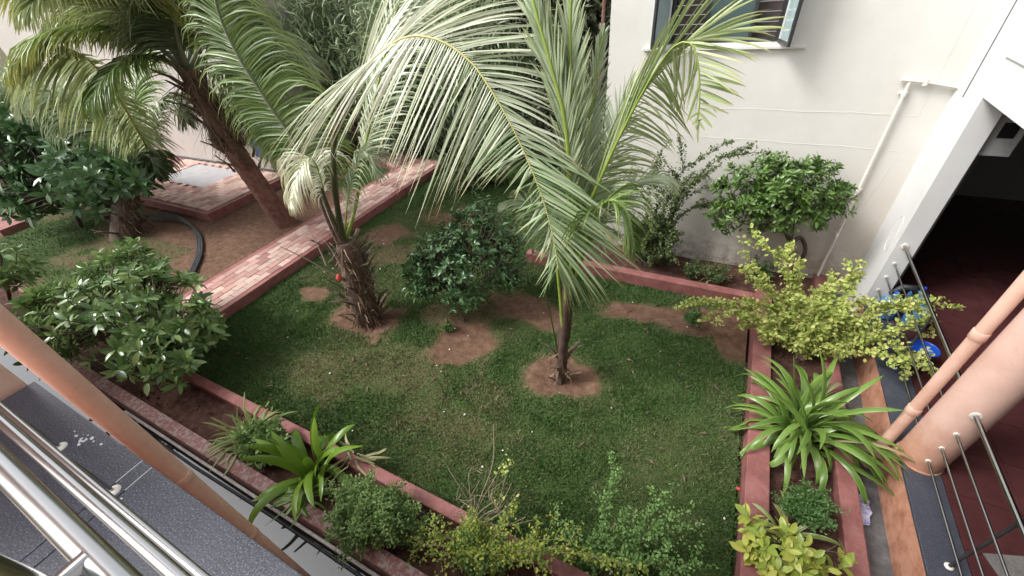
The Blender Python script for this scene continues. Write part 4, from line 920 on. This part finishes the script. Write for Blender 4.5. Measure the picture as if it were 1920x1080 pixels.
# ------------------------------------------------ big broadleaf shrub at the left
def broad_shrub(label, base, crowns, ntips, per, Ls, mkey, limit=300, group=None, mt_leaf=None):
    b = np.asarray(base, float); r = empty('shrub', b, label, 'shrub', group); tips = np.concatenate([crown_tips(c, rad, max(3, int(ntips * w))) for c, rad, w in crowns])
    cc = np.mean([c for c, _, _ in crowns], axis=0)
    ax = norm(norm(tips - cc) + np.array([0, 0, .55])); branches(r, b, cc, tips, .045, M['bark'], 7)
    ms = [leaf_me(Ls * s, Ls * w * s, f, cu, M[mkey]) for s, w, f, cu in ((1, .34, .25, .35), (1.12, .33, .18, .6), (.85, .38, .3, .2), (.7, .36, .25, .45))]
    pos, R = rosettes(tips, ax, per); sc = rng.uniform(.5, 1.2, len(pos))
    rest = leaf_objects(r, ms, pos, R, sc, limit)
    if len(rest): scatter('foliage', r, leaf_arrays(Ls, Ls * .34, .25, .4), pos[rest], R[rest], sc[rest], M[mkey])
    # inner, shaded leaves so that the crown is not hollow
    inner = np.concatenate([crown_tips(c, np.array(rad) * .72, int(ntips * w * 1.1), -.9, (.2, .95)) for c, rad, w in crowns])
    pi_, Ri = rosettes(inner, norm(rng.normal(0, 1, inner.shape) + np.array([0, 0, .8])), per * .8)
    scatter('foliage', r, leaf_arrays(Ls, Ls * .36, .25, .5), pi_, Ri, rng.uniform(.65, 1.05, len(pi_)), M[mkey]); return r
broad_shrub('big broadleaf shrub with large glossy leaves in front of the brick path', at_z(320, 735, .12), [(at_z(165, 600, 1.1), (1.2, .9, .9), .5), (at_z(280, 570, 1.25), (1.0, .75, .75), .42), (at_z(300, 670, .85), (.75, .5, .55), .3), (at_z(370, 610, .9), (.5, .42, .45), .15), (at_z(250, 500, 1.6), (.8, .5, .45), .2), (at_z(100, 610, 1.0), (.8, .6, .6), .2)], 165, 11, .20, 'broad')
broad_shrub('small leafy shrub with pale yellow green tips at the far left edge', at_z(15, 560, .12), [(at_z(12, 510, 1.0), (.75, .6, .8), 1)], 16, 9, .28, 'broad', 120)
# far left dark leafy tree and the small dark tree under the pale frond
def dark_tree(name, label, base, fork, crowns, ntips, per, Ls, mkey, limit, r0=.07):
    b = np.asarray(base, float); r = empty(name, b, label, 'tree'); tips = np.concatenate([crown_tips(c, rad, max(3, int(ntips * w))) for c, rad, w in crowns]); cc = np.mean([c for c, _, _ in crowns], axis=0)
    branches(r, b, cc, tips, r0, M['bark'], 8, trunk_top=fork); ax = norm(norm(tips - cc) + np.array([0, 0, .5]))
    pos, R = rosettes(tips, ax, per); sc = rng.uniform(.7, 1.15, len(pos)); rest = np.arange(len(pos))
    if limit:
        ms = [leaf_me(Ls * s, Ls * w * s, .25, cu, M[mkey], 4) for s, w, cu in ((1, .36, .35), (.85, .4, .2), (.75, .38, .5))]; rest = leaf_objects(r, ms, pos, R, sc, limit)
    scatter('foliage', r, leaf_arrays(Ls, Ls * .38, .25, .4, 4), pos[rest], R[rest], sc[rest], M[mkey])
    inner = np.concatenate([crown_tips(c, np.array(rad) * .75, int(ntips * w * 1.2), -.9, (.15, .95)) for c, rad, w in crowns]); pi_, Ri = rosettes(inner, norm(rng.normal(0, 1, inner.shape) + np.array([0, 0, .7])), per * .8)
    scatter('foliage', r, leaf_arrays(Ls, Ls * .38, .25, .4, 4), pi_, Ri, rng.uniform(.65, 1.1, len(pi_)), M[mkey]); return r
dark_tree('leafy_tree', 'dense dark green leafy tree at the left beside the palm with the short trunk', at_z(150, 425, 0), at_z(140, 385, .9),
          [(at_z(70, 290, 2.0), (2.3, 1.7, 1.15), .5), (at_z(190, 310, 1.8), (1.7, 1.3, 1.0), .4), (at_z(60, 370, 1.2), (1.5, 1.1, .8), .25), (at_z(195, 375, 1.0), (.8, .7, .6), .12), (at_z(30, 250, 2.5), (1.6, 1.3, .8), .2), (at_z(235, 330, 1.7), (1.0, .8, .7), .22), (at_z(120, 240, 2.7), (1.5, 1.2, .7), .2)], 190, 10, .34, 'broad_dark', 0)
dark_tree('small_tree', 'small dark green tree standing in red soil under the pale frond', at_z(872, 606, 0), at_z(866, 560, .5),
          [(at_z(850, 480, 1.25), (.85, .7, .6), .5), (at_z(940, 465, 1.3), (.6, .5, .5), .28), (at_z(800, 505, 1.0), (.5, .42, .4), .2), (at_z(865, 555, .7), (.42, .34, .28), .2), (at_z(950, 520, .9), (.42, .34, .3), .18), (at_z(790, 540, .8), (.35, .3, .28), .12), (at_z(905, 415, 1.7), (.7, .55, .4), .22)], 190, 9, .125, 'broad_dark', 0, .035)

# ------------------------------------------------ rounded clipped bush by the white wall
def ixora():
    base = at_z(1478, 522, .12); c = np.array([.90, 7.25, 1.86]); r = empty('bush', base, 'rounded dense green bush on a crooked trunk against the white wall', 'bush')
    fork = np.array([1.35, 7.3, 1.05]); mb = MB(); mb.tube(spline([base, at_z(1490, 505, .3) , at_z(1510, 470, .75), at_z(1500, 445, 1.0), fork], 14), np.linspace(.04, .03, 14), 9); mb.build('trunk', M['bark'], r)
    tips = np.concatenate([crown_tips(c, (1.02, .50, .74), 200, -.6, (.8, 1.0), .1), crown_tips(c + (-.45, -.1, -.35), (.5, .4, .45), 60, -.6), crown_tips(c + (.3, 0, .2), (.7, .45, .55), 70, -.2)])
    for q in range(7):
        g_ = tips[rng.choice(len(tips), 7)]; mid = fork * .4 + g_.mean(0) * .6; mb = MB(); mb.tube([fork, mid], [.02, .012], 6)
        for tt in g_: mb.tube([mid, tt], [.008, .004], 5, False)
        mb.build('branch', M['bark'], r)
    pos, R = rosettes(tips, norm(norm(tips - c) + np.array([0, 0, .4])), 12); sc = rng.uniform(.7, 1.15, len(pos))
    ms = [leaf_me(.115 * s, .042 * s, .25, cu, M['ixora'], 4) for s, cu in ((1, .35), (.85, .2), (.75, .5))]
    rest = leaf_objects(r, ms, pos, R, sc, 0); scatter('foliage', r, leaf_arrays(.115, .042, .25, .3, 4), pos[rest], R[rest], sc[rest], M['ixora'])
    inner = crown_tips(c, (.8, .42, .58), 190, -.9, (.3, .95)); pi_, Ri = rosettes(inner, norm(rng.normal(0, 1, inner.shape)), 8); scatter('foliage', r, leaf_arrays(.11, .042, .25, .3, 4), pi_, Ri, rng.uniform(.7, 1.1, len(pi_)), M['ixora'])
ixora()

# ------------------------------------------------ thin, sprawling, small-leaved plants (bougainvillea like)
def sprawl(name, label, cat, base, ends, mkey, leafL, dens, stem_mt='barkgreen', r0=.012, arch=.35, spread=.10, sub=3, wl=.6, rosL=3, twig=None, bare=0.0):
    base = np.asarray(base, float); r = empty(name, base, label, cat); pos = []; D_ = []; mb = MB(); ms = MB()
    for e in ends:
        e = np.asarray(e, float); L = np.linalg.norm(e - base); mid = base * .5 + e * .5 + np.array([0, 0, arch * L * .5]) + rng.normal(0, .05 * L, 3)
        C = spline([base + rng.normal(0, .03, 3) * (1, 1, 0), mid, e], 16); mb.tube(C, np.linspace(r0, r0 * .3, 16), 6, False)
        twigs = [C[int(16 * bare):]] if True else []
        for q in range(sub):
            i = int(rng.integers(max(4, int(16 * bare)), 15)); d = norm(norm(C[i] - C[i - 1]) + rng.normal(0, .65, 3) + (0, 0, .1)); l = L * rng.uniform(.15, .38)
            T_ = spline([C[i], C[i] + d * l * .5 + (0, 0, .03 * l), C[i] + d * l + (0, 0, -.12 * l)], 8); ms.tube(T_, np.linspace(r0 * .4, r0 * .2, 8), 5, False); twigs.append(T_)
        for T_ in twigs:
            ln = np.linalg.norm(np.diff(T_, axis=0), axis=1).sum(); m_ = max(3, int(ln * dens)); k0 = .25 if len(T_) == 16 else .1
            for t_ in rng.uniform(k0, 1, m_):
                ii = t_ * (len(T_) - 1); i = min(int(ii), len(T_) - 2); c = T_[i] + (T_[i + 1] - T_[i]) * (ii - i)
                for _ in range(rosL): pos.append(c + rng.normal(0, spread * .25, 3)); D_.append(norm(rng.normal(0, 1, 3) + (0, 0, .25) + .5 * norm(T_[i + 1] - T_[i])))
    mb.build('stem', M[stem_mt], r)
    if sub: ms.build('twig', M[stem_mt], r)['kind'] = 'stuff'
    pos = np.array(pos); R = np.stack([frame(d, norm(np.array([0, 0, 1.]) + .55 * rng.normal(0, 1, 3))) for d in D_])
    scatter('foliage', r, leaf_arrays(leafL, leafL * wl, .2, .3, 4), pos, R, rng.uniform(.6, 1.25, len(pos)), M[mkey]); return r
def fan(c, rad, n, lo=0.0):
    return crown_tips(c, rad, n, lo, (.7, 1.05))
b7 = np.array([1.72, 5.6, .12])
E7 = list(fan(at_z(1530, 600, .75), (.62, .5, .42), 44, -.3)) + [at_z(*q) for q in ((1320, 565, .8), (1345, 560, .85), (1390, 590, .8), (1365, 575, .85), (1760, 560, 1.25), (1745, 600, 1.1), (1700, 575, 1.15), (1670, 640, .9), (1735, 690, .75), (1715, 665, .8), (1410, 430, 1.75), (1390, 470, 1.6), (1470, 470, 1.5), (1600, 520, 1.2), (1560, 520, 1.1), (1440, 540, 1.0), (1480, 540, 1.0), (1420, 620, .7), (1640, 560, 1.1))]
sprawl('bush', 'sprawling yellow green bush spilling over the corner of the lawn and the porch rail', 'bush', b7, E7, 'boug', .056, 44, r0=.010, sub=5, rosL=3, wl=.72, stem_mt='drytwig')
b6 = np.array([-.95, 7.25, .12])
E6 = list(fan((-.95, 7.2, .75), (.62, .35, .55), 34, -.4)) + [at_z(*q) for q in ((1320, 292, 2.45), (1415, 270, 2.65), (1350, 310, 2.3), (1230, 300, 2.3), (1225, 330, 2.1), (1310, 385, 1.5), (1290, 330, 2.0), (1180, 400, 1.4))]
sprawl('bush', 'loose olive green bush with long arching twigs against the white wall behind the slim palm', 'bush', b6, E6, 'boug_olive', .05, 62, r0=.012, sub=4, rosL=3, wl=.6, stem_mt='bark')
b12 = at_z(700, 985, .15)
sprawl('bush', 'small dense fine leaved grey green bush in the bed at the bottom', 'bush', b12, list(fan(at_z(695, 965, .45), (.54, .34, .42), 90, -.35)), 'boug_green', .038, 60, r0=.006, sub=6, rosL=4, wl=.5)
b13 = at_z(905, 1055, .15)
E13 = list(fan(at_z(905, 1020, .42), (.34, .22, .26), 34, -.2)) + [at_z(*q) for q in ((1010, 1000, .6), (1060, 1010, .6), (960, 960, .6), (850, 990, .5), (800, 1000, .5), (800, 1040, .45), (840, 1060, .45), (775, 1020, .45), (1080, 1050, .55), (1000, 1050, .5), (820, 1010, .4), (1110, 1040, .6), (1180, 1060, .6))]
sprawl('bush', 'straggly yellow and green bush hanging over the kerb at the bottom', 'bush', b13, E13, 'boug_mix', .036, 36, r0=.007, sub=6, rosL=3, wl=.65, stem_mt='drytwig')
E13b = list(fan(at_z(900, 1040, .36), (.30, .22, .22), 26, -.2)); sprawl('bush', 'low green bush mixed into the straggly yellow one at the bottom', 'bush', at_z(885, 1050, .15), E13b, 'boug_green', .036, 70, r0=.006, sub=5, rosL=3, wl=.5)
E14 = [at_z(*q) for q in ((1170, 960, .62), (1120, 990, .6), (1250, 940, .66), (1330, 985, .64), (1300, 950, .66), (1220, 990, .6), (1155, 880, .72), (1150, 900, .7), (1200, 1040, .55), (1290, 1070, .55), (1335, 1060, .6), (1100, 1030, .55), (1250, 1010, .58), (1040, 970, .62), (1140, 1050, .52))]
sprawl('bush', 'loose blue green bush with tiny leaves reaching over the lawn at the bottom', 'bush', at_z(1120, 1075, .15), E14, 'boug_blue', .030, 52, r0=.006, sub=5, rosL=3, wl=.7)
# bare dry twigs of the same bed with a few yellow leaves
tw = empty('dry_plant', at_z(885, 985, .2), 'dry twiggy plant with bare pale stems and few yellow leaves above the kerb', 'plant'); mb = MB()
b_ = at_z(885, 985, .2)
for q in ((925, 795, 1.25), (955, 870, 1.0), (945, 860, 1.0), (840, 878, .85), (975, 922, .75), (985, 970, .6), (865, 905, .7), (900, 900, .8), (935, 935, .65), (960, 905, .8), (1000, 975, .55), (870, 945, .55)):
    e = at_z(*q); mb.tube(spline([b_, b_ * .65 + e * .35 + rng.normal(0, .05, 3), b_ * .3 + e * .7 + rng.normal(0, .05, 3), e], 14), np.linspace(.008, .003, 14), 6, False)
    for _ in range(2):
        f_ = b_ * .45 + e * .55 + rng.normal(0, .02, 3); mb.tube(spline([f_, f_ + rng.normal(0, .06, 3) + (0, 0, .03), f_ + rng.normal(0, .13, 3) + (0, 0, .05)], 7), np.linspace(.004, .0015, 7), 5, False)
mb.build('stem', M['drytwig'], tw)
pos = np.array([at_z(x, y, z) + rng.normal(0, .03, 3) for x, y, z, n in ((945, 880, 1.0, 26), (955, 865, 1.0, 14), (965, 945, .7, 22), (930, 938, .65, 12)) for _ in range(n)])
R = np.stack([frame(norm(rng.normal(0, 1, 3)), norm(rng.normal(0, .6, 3) + (0, 0, 1))) for _ in pos]); scatter('foliage', tw, leaf_arrays(.04, .024, .2, .3, 4), pos, R, rng.uniform(.7, 1.2, len(pos)), M['boug'])
# little tufts in the far bed and a small sprig on the lawn
for q, (px, py, z, rad, key) in enumerate(((1300, 505, .35, (.20, .15, .2), 'boug_olive'), (1345, 512, .35, (.22, .16, .22), 'boug_olive'), (1250, 480, .35, (.22, .15, .25), 'boug_olive'), (1420, 505, .4, (.3, .2, .28), 'fern'))):
    lab = ('small dark tuft in the far bed left of the crooked trunk', 'second small dark tuft in the far bed, nearer the crooked trunk', 'small tuft under the olive bush in the far bed', 'leafy clump in the far bed beneath the rounded bush')[q]
    c = at_z(px, py, z); sprawl('small_plant', lab, 'plant', c * (1, 1, 0) + (0, 0, .12), list(fan(c, rad, 16, -.2)), key, .06, 46, r0=.005, sub=2, rosL=2, wl=.35)
c = at_z(1298, 598, .3); sprawl('small_plant', 'small green sprig standing alone on the bare strip of lawn', 'plant', at_z(1296, 606, 0), list(fan(c, (.12, .1, .1), 9, -.2)), 'fern', .07, 40, r0=.005, sub=1, rosL=2, wl=.55)
c = at_z(838, 612, .15); sprawl('small_plant', 'tiny sprout in the red soil circle below the small dark tree', 'plant', at_z(845, 622, 0), list(fan(c, (.12, .1, .06), 8, -.2)), 'fern', .06, 36, r0=.004, sub=1, rosL=2, wl=.5)
c = at_z(497, 832, .40); sprawl('small_plant', 'bushy deep green herb between the pale tuft and the broad strap plant', 'plant', c * (1, 1, 0) + (0, 0, .13), list(fan(c, (.42, .27, .3), 50, -.3)), 'boug_green', .065, 60, r0=.006, sub=3, rosL=3, wl=.55)
c = at_z(1515, 950, .42); sprawl('small_plant', 'ferny deep green plant behind the yellow leaved plant at bottom right', 'plant', c * (1, 1, 0) + (0, 0, .13), list(fan(c, (.26, .2, .16), 34, -.3)), 'fern', .032, 100, r0=.005, sub=3, rosL=3, wl=.5)
c = at_z(445, 265, 1.0); sprawl('sapling', 'thin green sapling by the pale house behind the leaning trunk', 'plant', at_z(455, 300, .25), [at_d(438, 240, 15.5), at_d(455, 235, 15.5), at_d(470, 255, 15.4), at_d(430, 262, 15.5), at_d(480, 230, 15.5), at_d(505, 250, 15.4)], 'broad_dark', .22, 14, r0=.02, sub=2, rosL=3, wl=.3)

# ------------------------------------------------ strap-leaved plants: every leaf a part
def strap_plant(label, base, n, L, wid, mkey, cat='plant', name='strap_leaf_plant', up=(35, 80), droop=(.5, 1.3), mats=None, spread=.09, k=11, face=None):
    base = np.asarray(base, float); r = empty(name, base, label, cat)
    cents = [np.array([math.cos(q * 2.4), math.sin(q * 2.4), 0]) * spread * .75 * (q > 0) for q in range(5)]
    for i in range(n):
        a = i * 2.39996 + rng.normal(0, .9); e = math.radians(up[1] + (up[0] - up[1]) * (i / n) ** .8 + rng.normal(0, 10)); l = L * rng.uniform(.75, 1.12); dr = np.interp(i / n, [0, 1], droop) * rng.uniform(.7, 1.25)
        h = np.array([math.cos(a), math.sin(a), 0]); p = base + cents[i % len(cents)] + h * spread * (i / n) * rng.uniform(.4, 1.0); C = [p]; el = e
        for q in range(1, k):
            el = e - dr * 1.9 * (q / (k - 1)) ** 1.5; h2 = norm(h + .7 * math.sin(i * 7.1) * (q / k) * np.array([-h[1], h[0], 0])); C.append(C[-1] + (h2 * math.cos(el) + np.array([0, 0, math.sin(el)])) * l / (k - 1))
        C = np.array(C)[None]; wallz = np.where((C[..., 1] < .78) | ((C[..., 0] > 1.02) & (C[..., 0] < 1.33)) | ((C[..., 0] > 1.94) & (C[..., 0] < 2.19)) | ((C[..., 1] > 1.29) & (C[..., 1] < 1.49) & (C[..., 0] < 1.1)), .275, .14); C[..., 2] = np.maximum(C[..., 2], wallz); Tn = norm(np.gradient(C, axis=1)); sidev = np.array([-h[1], h[0], 0]) + .4 * rng.normal(0, 1, 3); Wd = norm(sidev - Tn * (sidev * Tn).sum(-1, keepdims=True))
        w = np.interp(np.linspace(0, 1, k), [0, .25, .6, .88, 1], [.62, .95, 1, .62, .06])[None] * wid * rng.uniform(.8, 1.12)
        v, f, ti, al, ac = ribbons(C, Wd, w, .38, [rng.random()])
        mt_ = M[mkey] if mats is None else M[mats[int(rng.choice(len(mats), p=[.94, .06] if len(mats) == 2 else None))]]
        link('leaf', fast_mesh('leaf', v, f, mt_, True, {'tint': ti, 'along': al, 'across': ac}), r)
    return r
strap_plant('large clump of striped arching strap leaves in the bed at the right', at_z(1505, 815, .13), 104, 1.12, .040, 'strap', up=(40, 88), droop=(.65, 1.65), mats=('strap', 'strap_dry'), spread=.2)
strap_plant('clump of broad bright green upright strap leaves in the bed below the balcony', at_z(592, 885, .13), 26, .86, .058, 'strap_bright', up=(36, 88), droop=(.3, 1.3), spread=.14)
strap_plant('drooping pale green strap leaves beside the broad bright strap plant', at_z(575, 935, .13), 34, .5, .018, 'strap_dry', up=(10, 60), droop=(.6, 1.2), mats=('strap', 'strap_dry'), spread=.1)
strap_plant('pale striped spiky tuft left of the deep green herb below the balcony', at_z(470, 825, .13), 60, .62, .016, 'spider', up=(15, 85), droop=(.4, 1.2), spread=.12)
strap_plant('straw coloured drooping leaves lying over the kerb near the bottom', at_z(668, 862, .2), 12, .42, .018, 'strap_dry', up=(-5, 40), droop=(.3, .8), spread=.08)
strap_plant('few white striped strap leaves rising from the yellow leaved plant', at_z(1478, 1005, .2), 13, .48, .026, 'spider', up=(25, 84), droop=(.5, 1.1), spread=.08)
strap_plant('small thin grassy tuft in the far bed', at_z(1335, 525, .13), 12, .35, .012, 'spider', up=(25, 80), droop=(.5, 1.1), spread=.05)
# yellow leaved plant at the bottom right
b9 = at_z(1480, 1040, .13)
cr = empty('croton', b9, 'yellow green large leaved plant in the bed at the bottom right corner', 'plant')
tips = np.concatenate([crown_tips(at_z(1470, 1040, .45), (.38, .28, .22), 40, -.2), [at_z(1400, 965, .6), at_z(1395, 990, .55), at_z(1430, 985, .6), at_z(1590, 1040, .6), at_z(1585, 1065, .55), at_z(1575, 1010, .55), at_z(1420, 1040, .5), at_z(1440, 1070, .5)]])
branches(cr, b9, at_z(1480, 1040, .45), tips, .014, M['barkgreen'], 6)
pos, R = rosettes(tips, norm(norm(tips - at_z(1480, 1040, .35)) + np.array([0, 0, .6])), 7); sc = rng.uniform(.7, 1.15, len(pos))
leaf_objects(cr, [leaf_me(.15 * s, .066 * s, .2, cu, M['croton']) for s, cu in ((1, .4), (.85, .2), (1.1, .6), (.7, .3))], pos, R, sc, 300)

# ------------------------------------------------ background trees, hedge in the dark gap
def back_tree(label, base, crown, rad, n, L, mkey, wl=.2, name='background_tree', h=None):
    base = np.asarray(base, float); r = empty(name, base, label, 'tree'); crown = np.asarray(crown, float)
    tips = crown_tips(crown, rad, 18, -.6); branches(r, base, crown, tips, .1, M['bark'], 5)
    k = max(8, n // 60); cl = crown_tips(crown, rad, k, -1, (.25, 1.0), .3); pos = (cl[rng.integers(0, k, n)] + rng.normal(0, 1, (n, 3)) * np.asarray(rad) * .16)
    D_ = norm(rng.normal(0, 1, (n, 3)) + (0, 0, -.35)); R = np.stack([frame(d, norm(rng.normal(0, .5, 3) + (0, 0, 1))) for d in D_])
    scatter('crown', r, leaf_arrays(L, L * wl, .2, .35, 4), pos, R, rng.uniform(.6, 1.3, n), M[mkey]); return r
BT = [('pale bamboo like tree behind the platform left of the arching frond', (-10.6, 11.6), 2.4, (1.8, 1.4, 2.6), 8200, .34, 'bamboo', .14),
      ('second feathery tree right of the first one behind the garden', (-7.6, 12.0), 2.8, (1.8, 1.4, 2.8), 8000, .32, 'bamboo', .14),
      ('tall feathery tree against the pale house wall', (-13.0, 11.6), 3.6, (1.7, 1.4, 2.8), 8200, .36, 'bamboo', .14),
      ('pale feathery tree at the top behind the straight green frond', (-9.6, 14.0), 5.0, (3.4, 1.2, 2.6), 9000, .36, 'bamboo', .14),
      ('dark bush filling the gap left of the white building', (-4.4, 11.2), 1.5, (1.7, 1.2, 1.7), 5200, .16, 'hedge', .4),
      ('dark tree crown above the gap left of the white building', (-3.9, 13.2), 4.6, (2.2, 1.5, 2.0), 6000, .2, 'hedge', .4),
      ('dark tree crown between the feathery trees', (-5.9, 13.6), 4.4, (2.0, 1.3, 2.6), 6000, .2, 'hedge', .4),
      ('low shrub behind the path bend', (-6.6, 10.0), .7, (1.3, .9, .8), 2600, .13, 'boug_olive', .4),
      ('leafy tree at the far left corner', (-27, 6.0), 2.6, (2.4, 2.2, 2.2), 5800, .34, 'bamboo', .2),
      ('bushy tree far off at the left edge', (-30, 2.0), 3.0, (3.0, 2.4, 2.4), 5800, .4, 'bamboo', .2)]
for lab, (x, y), z, rad, n, L, key, wl in BT: back_tree(lab, (x, y, -.1), (x, y, z), rad, n, L, key, wl)

# ================================================================== SMALL OBJECTS
# water jars at the foot of the pilaster
def jar(loc, rot, label):
    r = empty('water_jar', loc, label, 'water jar', 'blue water jars beside the pilaster'); r.rotation_euler = rot
    def part(nm, prof, mt):
        mb = MB(); mb.lathe((0, 0, 0), prof, 28); o = mb.build(nm, mt); o.parent = r; return o
    part('body', [(.10, 0), (.132, .015), (.135, .06), (.129, .075), (.135, .09), (.135, .16), (.129, .175), (.135, .19), (.135, .27), (.128, .30), (.10, .34), (.05, .375), (.028, .39), (.028, .44)], M['jar'])
    part('cap', [(.031, .425), (.031, .462), (.026, .466)], M['blueplastic'])
jar((2.74, 6.60, PL), (0, 0, 0), 'blue water jar standing against the pilaster, nearest the lawn')
jar((3.10, 6.85, PL), (0, 0, .5), 'blue water jar standing farther inside the porch')
jar((3.06, 6.50, PL), (0, 0, .6), 'blue water jar nearest the blue bucket')
mb = MB(); mb.tube([(2.72, 6.74, .80), (2.82, 6.72, .96), (2.95, 6.74, .97), (3.02, 6.72, .80)], [.03, .05, .05, .02], 10)
tag(mb.build('bag', M['rubber']), 'crumpled black bag draped over the blue water jars', 'bag')
# bucket
bk = empty('bucket', (2.93, 5.63, PL), 'bright blue plastic bucket behind the far railing', 'bucket')
mb = MB(); mb.lathe((2.93, 5.63, PL), [(.001, .012), (.105, .012), (.15, .29), (.162, .295), (.162, .30), (.155, .302), (.148, .285), (.11, .02), (.001, .018)], 32, False); mb.build('body', M['blueplastic'], bk)
mb = MB(); mb.tube([(2.93 + .16 * math.cos(a), 5.63 + .16 * math.sin(a) * .35 + .12, PL + .29 - .11 * abs(math.sin(a))) for a in np.linspace(0, math.pi, 16)], .004, 6); mb.build('handle', M['steel'], bk)
# hose on the bare soil
hb = at_z(340, 440, .03); hz = empty('hose', hb, 'dark grey hose laid in parallel loops on the bare soil left of the path', 'hose')
for q in range(4):
    o_ = q * 3.0
    mb = MB(); mb.tube(spline([at_z(250, 404 + o_ * .9, .05), at_z(296, 402 + o_, .05), at_z(330, 404 + o_, .05), at_z(356 + o_ * .4, 420 + o_ * .5, .05), at_z(368 + o_, 445, .05), at_z(369 + o_, 475, .05), at_z(358 + o_, 505, .05), at_z(345 + o_, 530, .05)], 50), .023, 8); mb.build('strand', M['rubber'], hz)
# doormat, wrapper, grey slab stone, cloth
mb = MB(); mb.box((-.33, -.22, 0), (.33, .22, .02)); o = mb.build('doormat', M['doormat'], bevel=.006); o.location = (3.38, 3.02, PL + .001); o.rotation_euler.z = .35; tag(o, 'grey doormat lying on the maroon porch floor', 'doormat')
mb = MB(); r_ = np.random.default_rng(5)
V = []; n = 9
for i in range(n):
    for j in range(5): V.append((.09 * (j - 2) / 2 * (1 - .3 * abs(i - 4) / 4) + r_.normal(0, .012), .17 * (i - 4) / 4 + r_.normal(0, .012), .04 + r_.uniform(0, .05)))
mb.add(V, [(i * 5 + j, i * 5 + j + 1, i * 5 + j + 6, i * 5 + j + 5) for i in range(n - 1) for j in range(4)]); o = mb.build('wrapper', M['trash']); o.location = (2.30, 3.48, -.10); tag(o, 'crumpled violet and white wrapper lying in the porch drain', 'wrapper')
c = at_z(1515, 505, .2); mb = MB(); mb.box((-.24, -.17, -.05), (.24, .17, .02)); o = mb.build('stone_slab', M['slab'], bevel=.02); o.location = Vector(c); o.rotation_euler = (.15, .1, .4); tag(o, 'flat grey stone slab leaning in the bed beneath the rounded bush', 'stone')
c = at_z(418, 395, .03); mb = MB(); mb.lathe((0, 0, 0), [(.05, -.02), (.10, .01), (.07, .05), (.02, .06)], 7); o = mb.build('pale_stone', M['slab']); o.location = Vector(c); tag(o, 'small pale stone on the bare soil below the platform corner', 'stone')
c = at_d(484, 278, 15.8); mb = MB(); mb.box((-.3, -.02, -.32), (.3, .02, .32)); mb.box((-.32, -.03, .30), (.32, .03, .34)); o = mb.build('hanging_cloth', M['cloth'], bevel=.01); o.location = Vector(c); tag(o, 'bluish cloth hanging in front of the pale house wall', 'cloth')
c = at_z(1385, 917, .03); mb = MB(); mb.lathe((0, 0, 0), [(.012, -.01), (.03, .005), (.012, .02)], 7); o = mb.build('fallen_flower', M['red']); o.location = Vector(c); tag(o, 'tiny pink red flower fallen on the lawn beside the right kerb', 'flower')
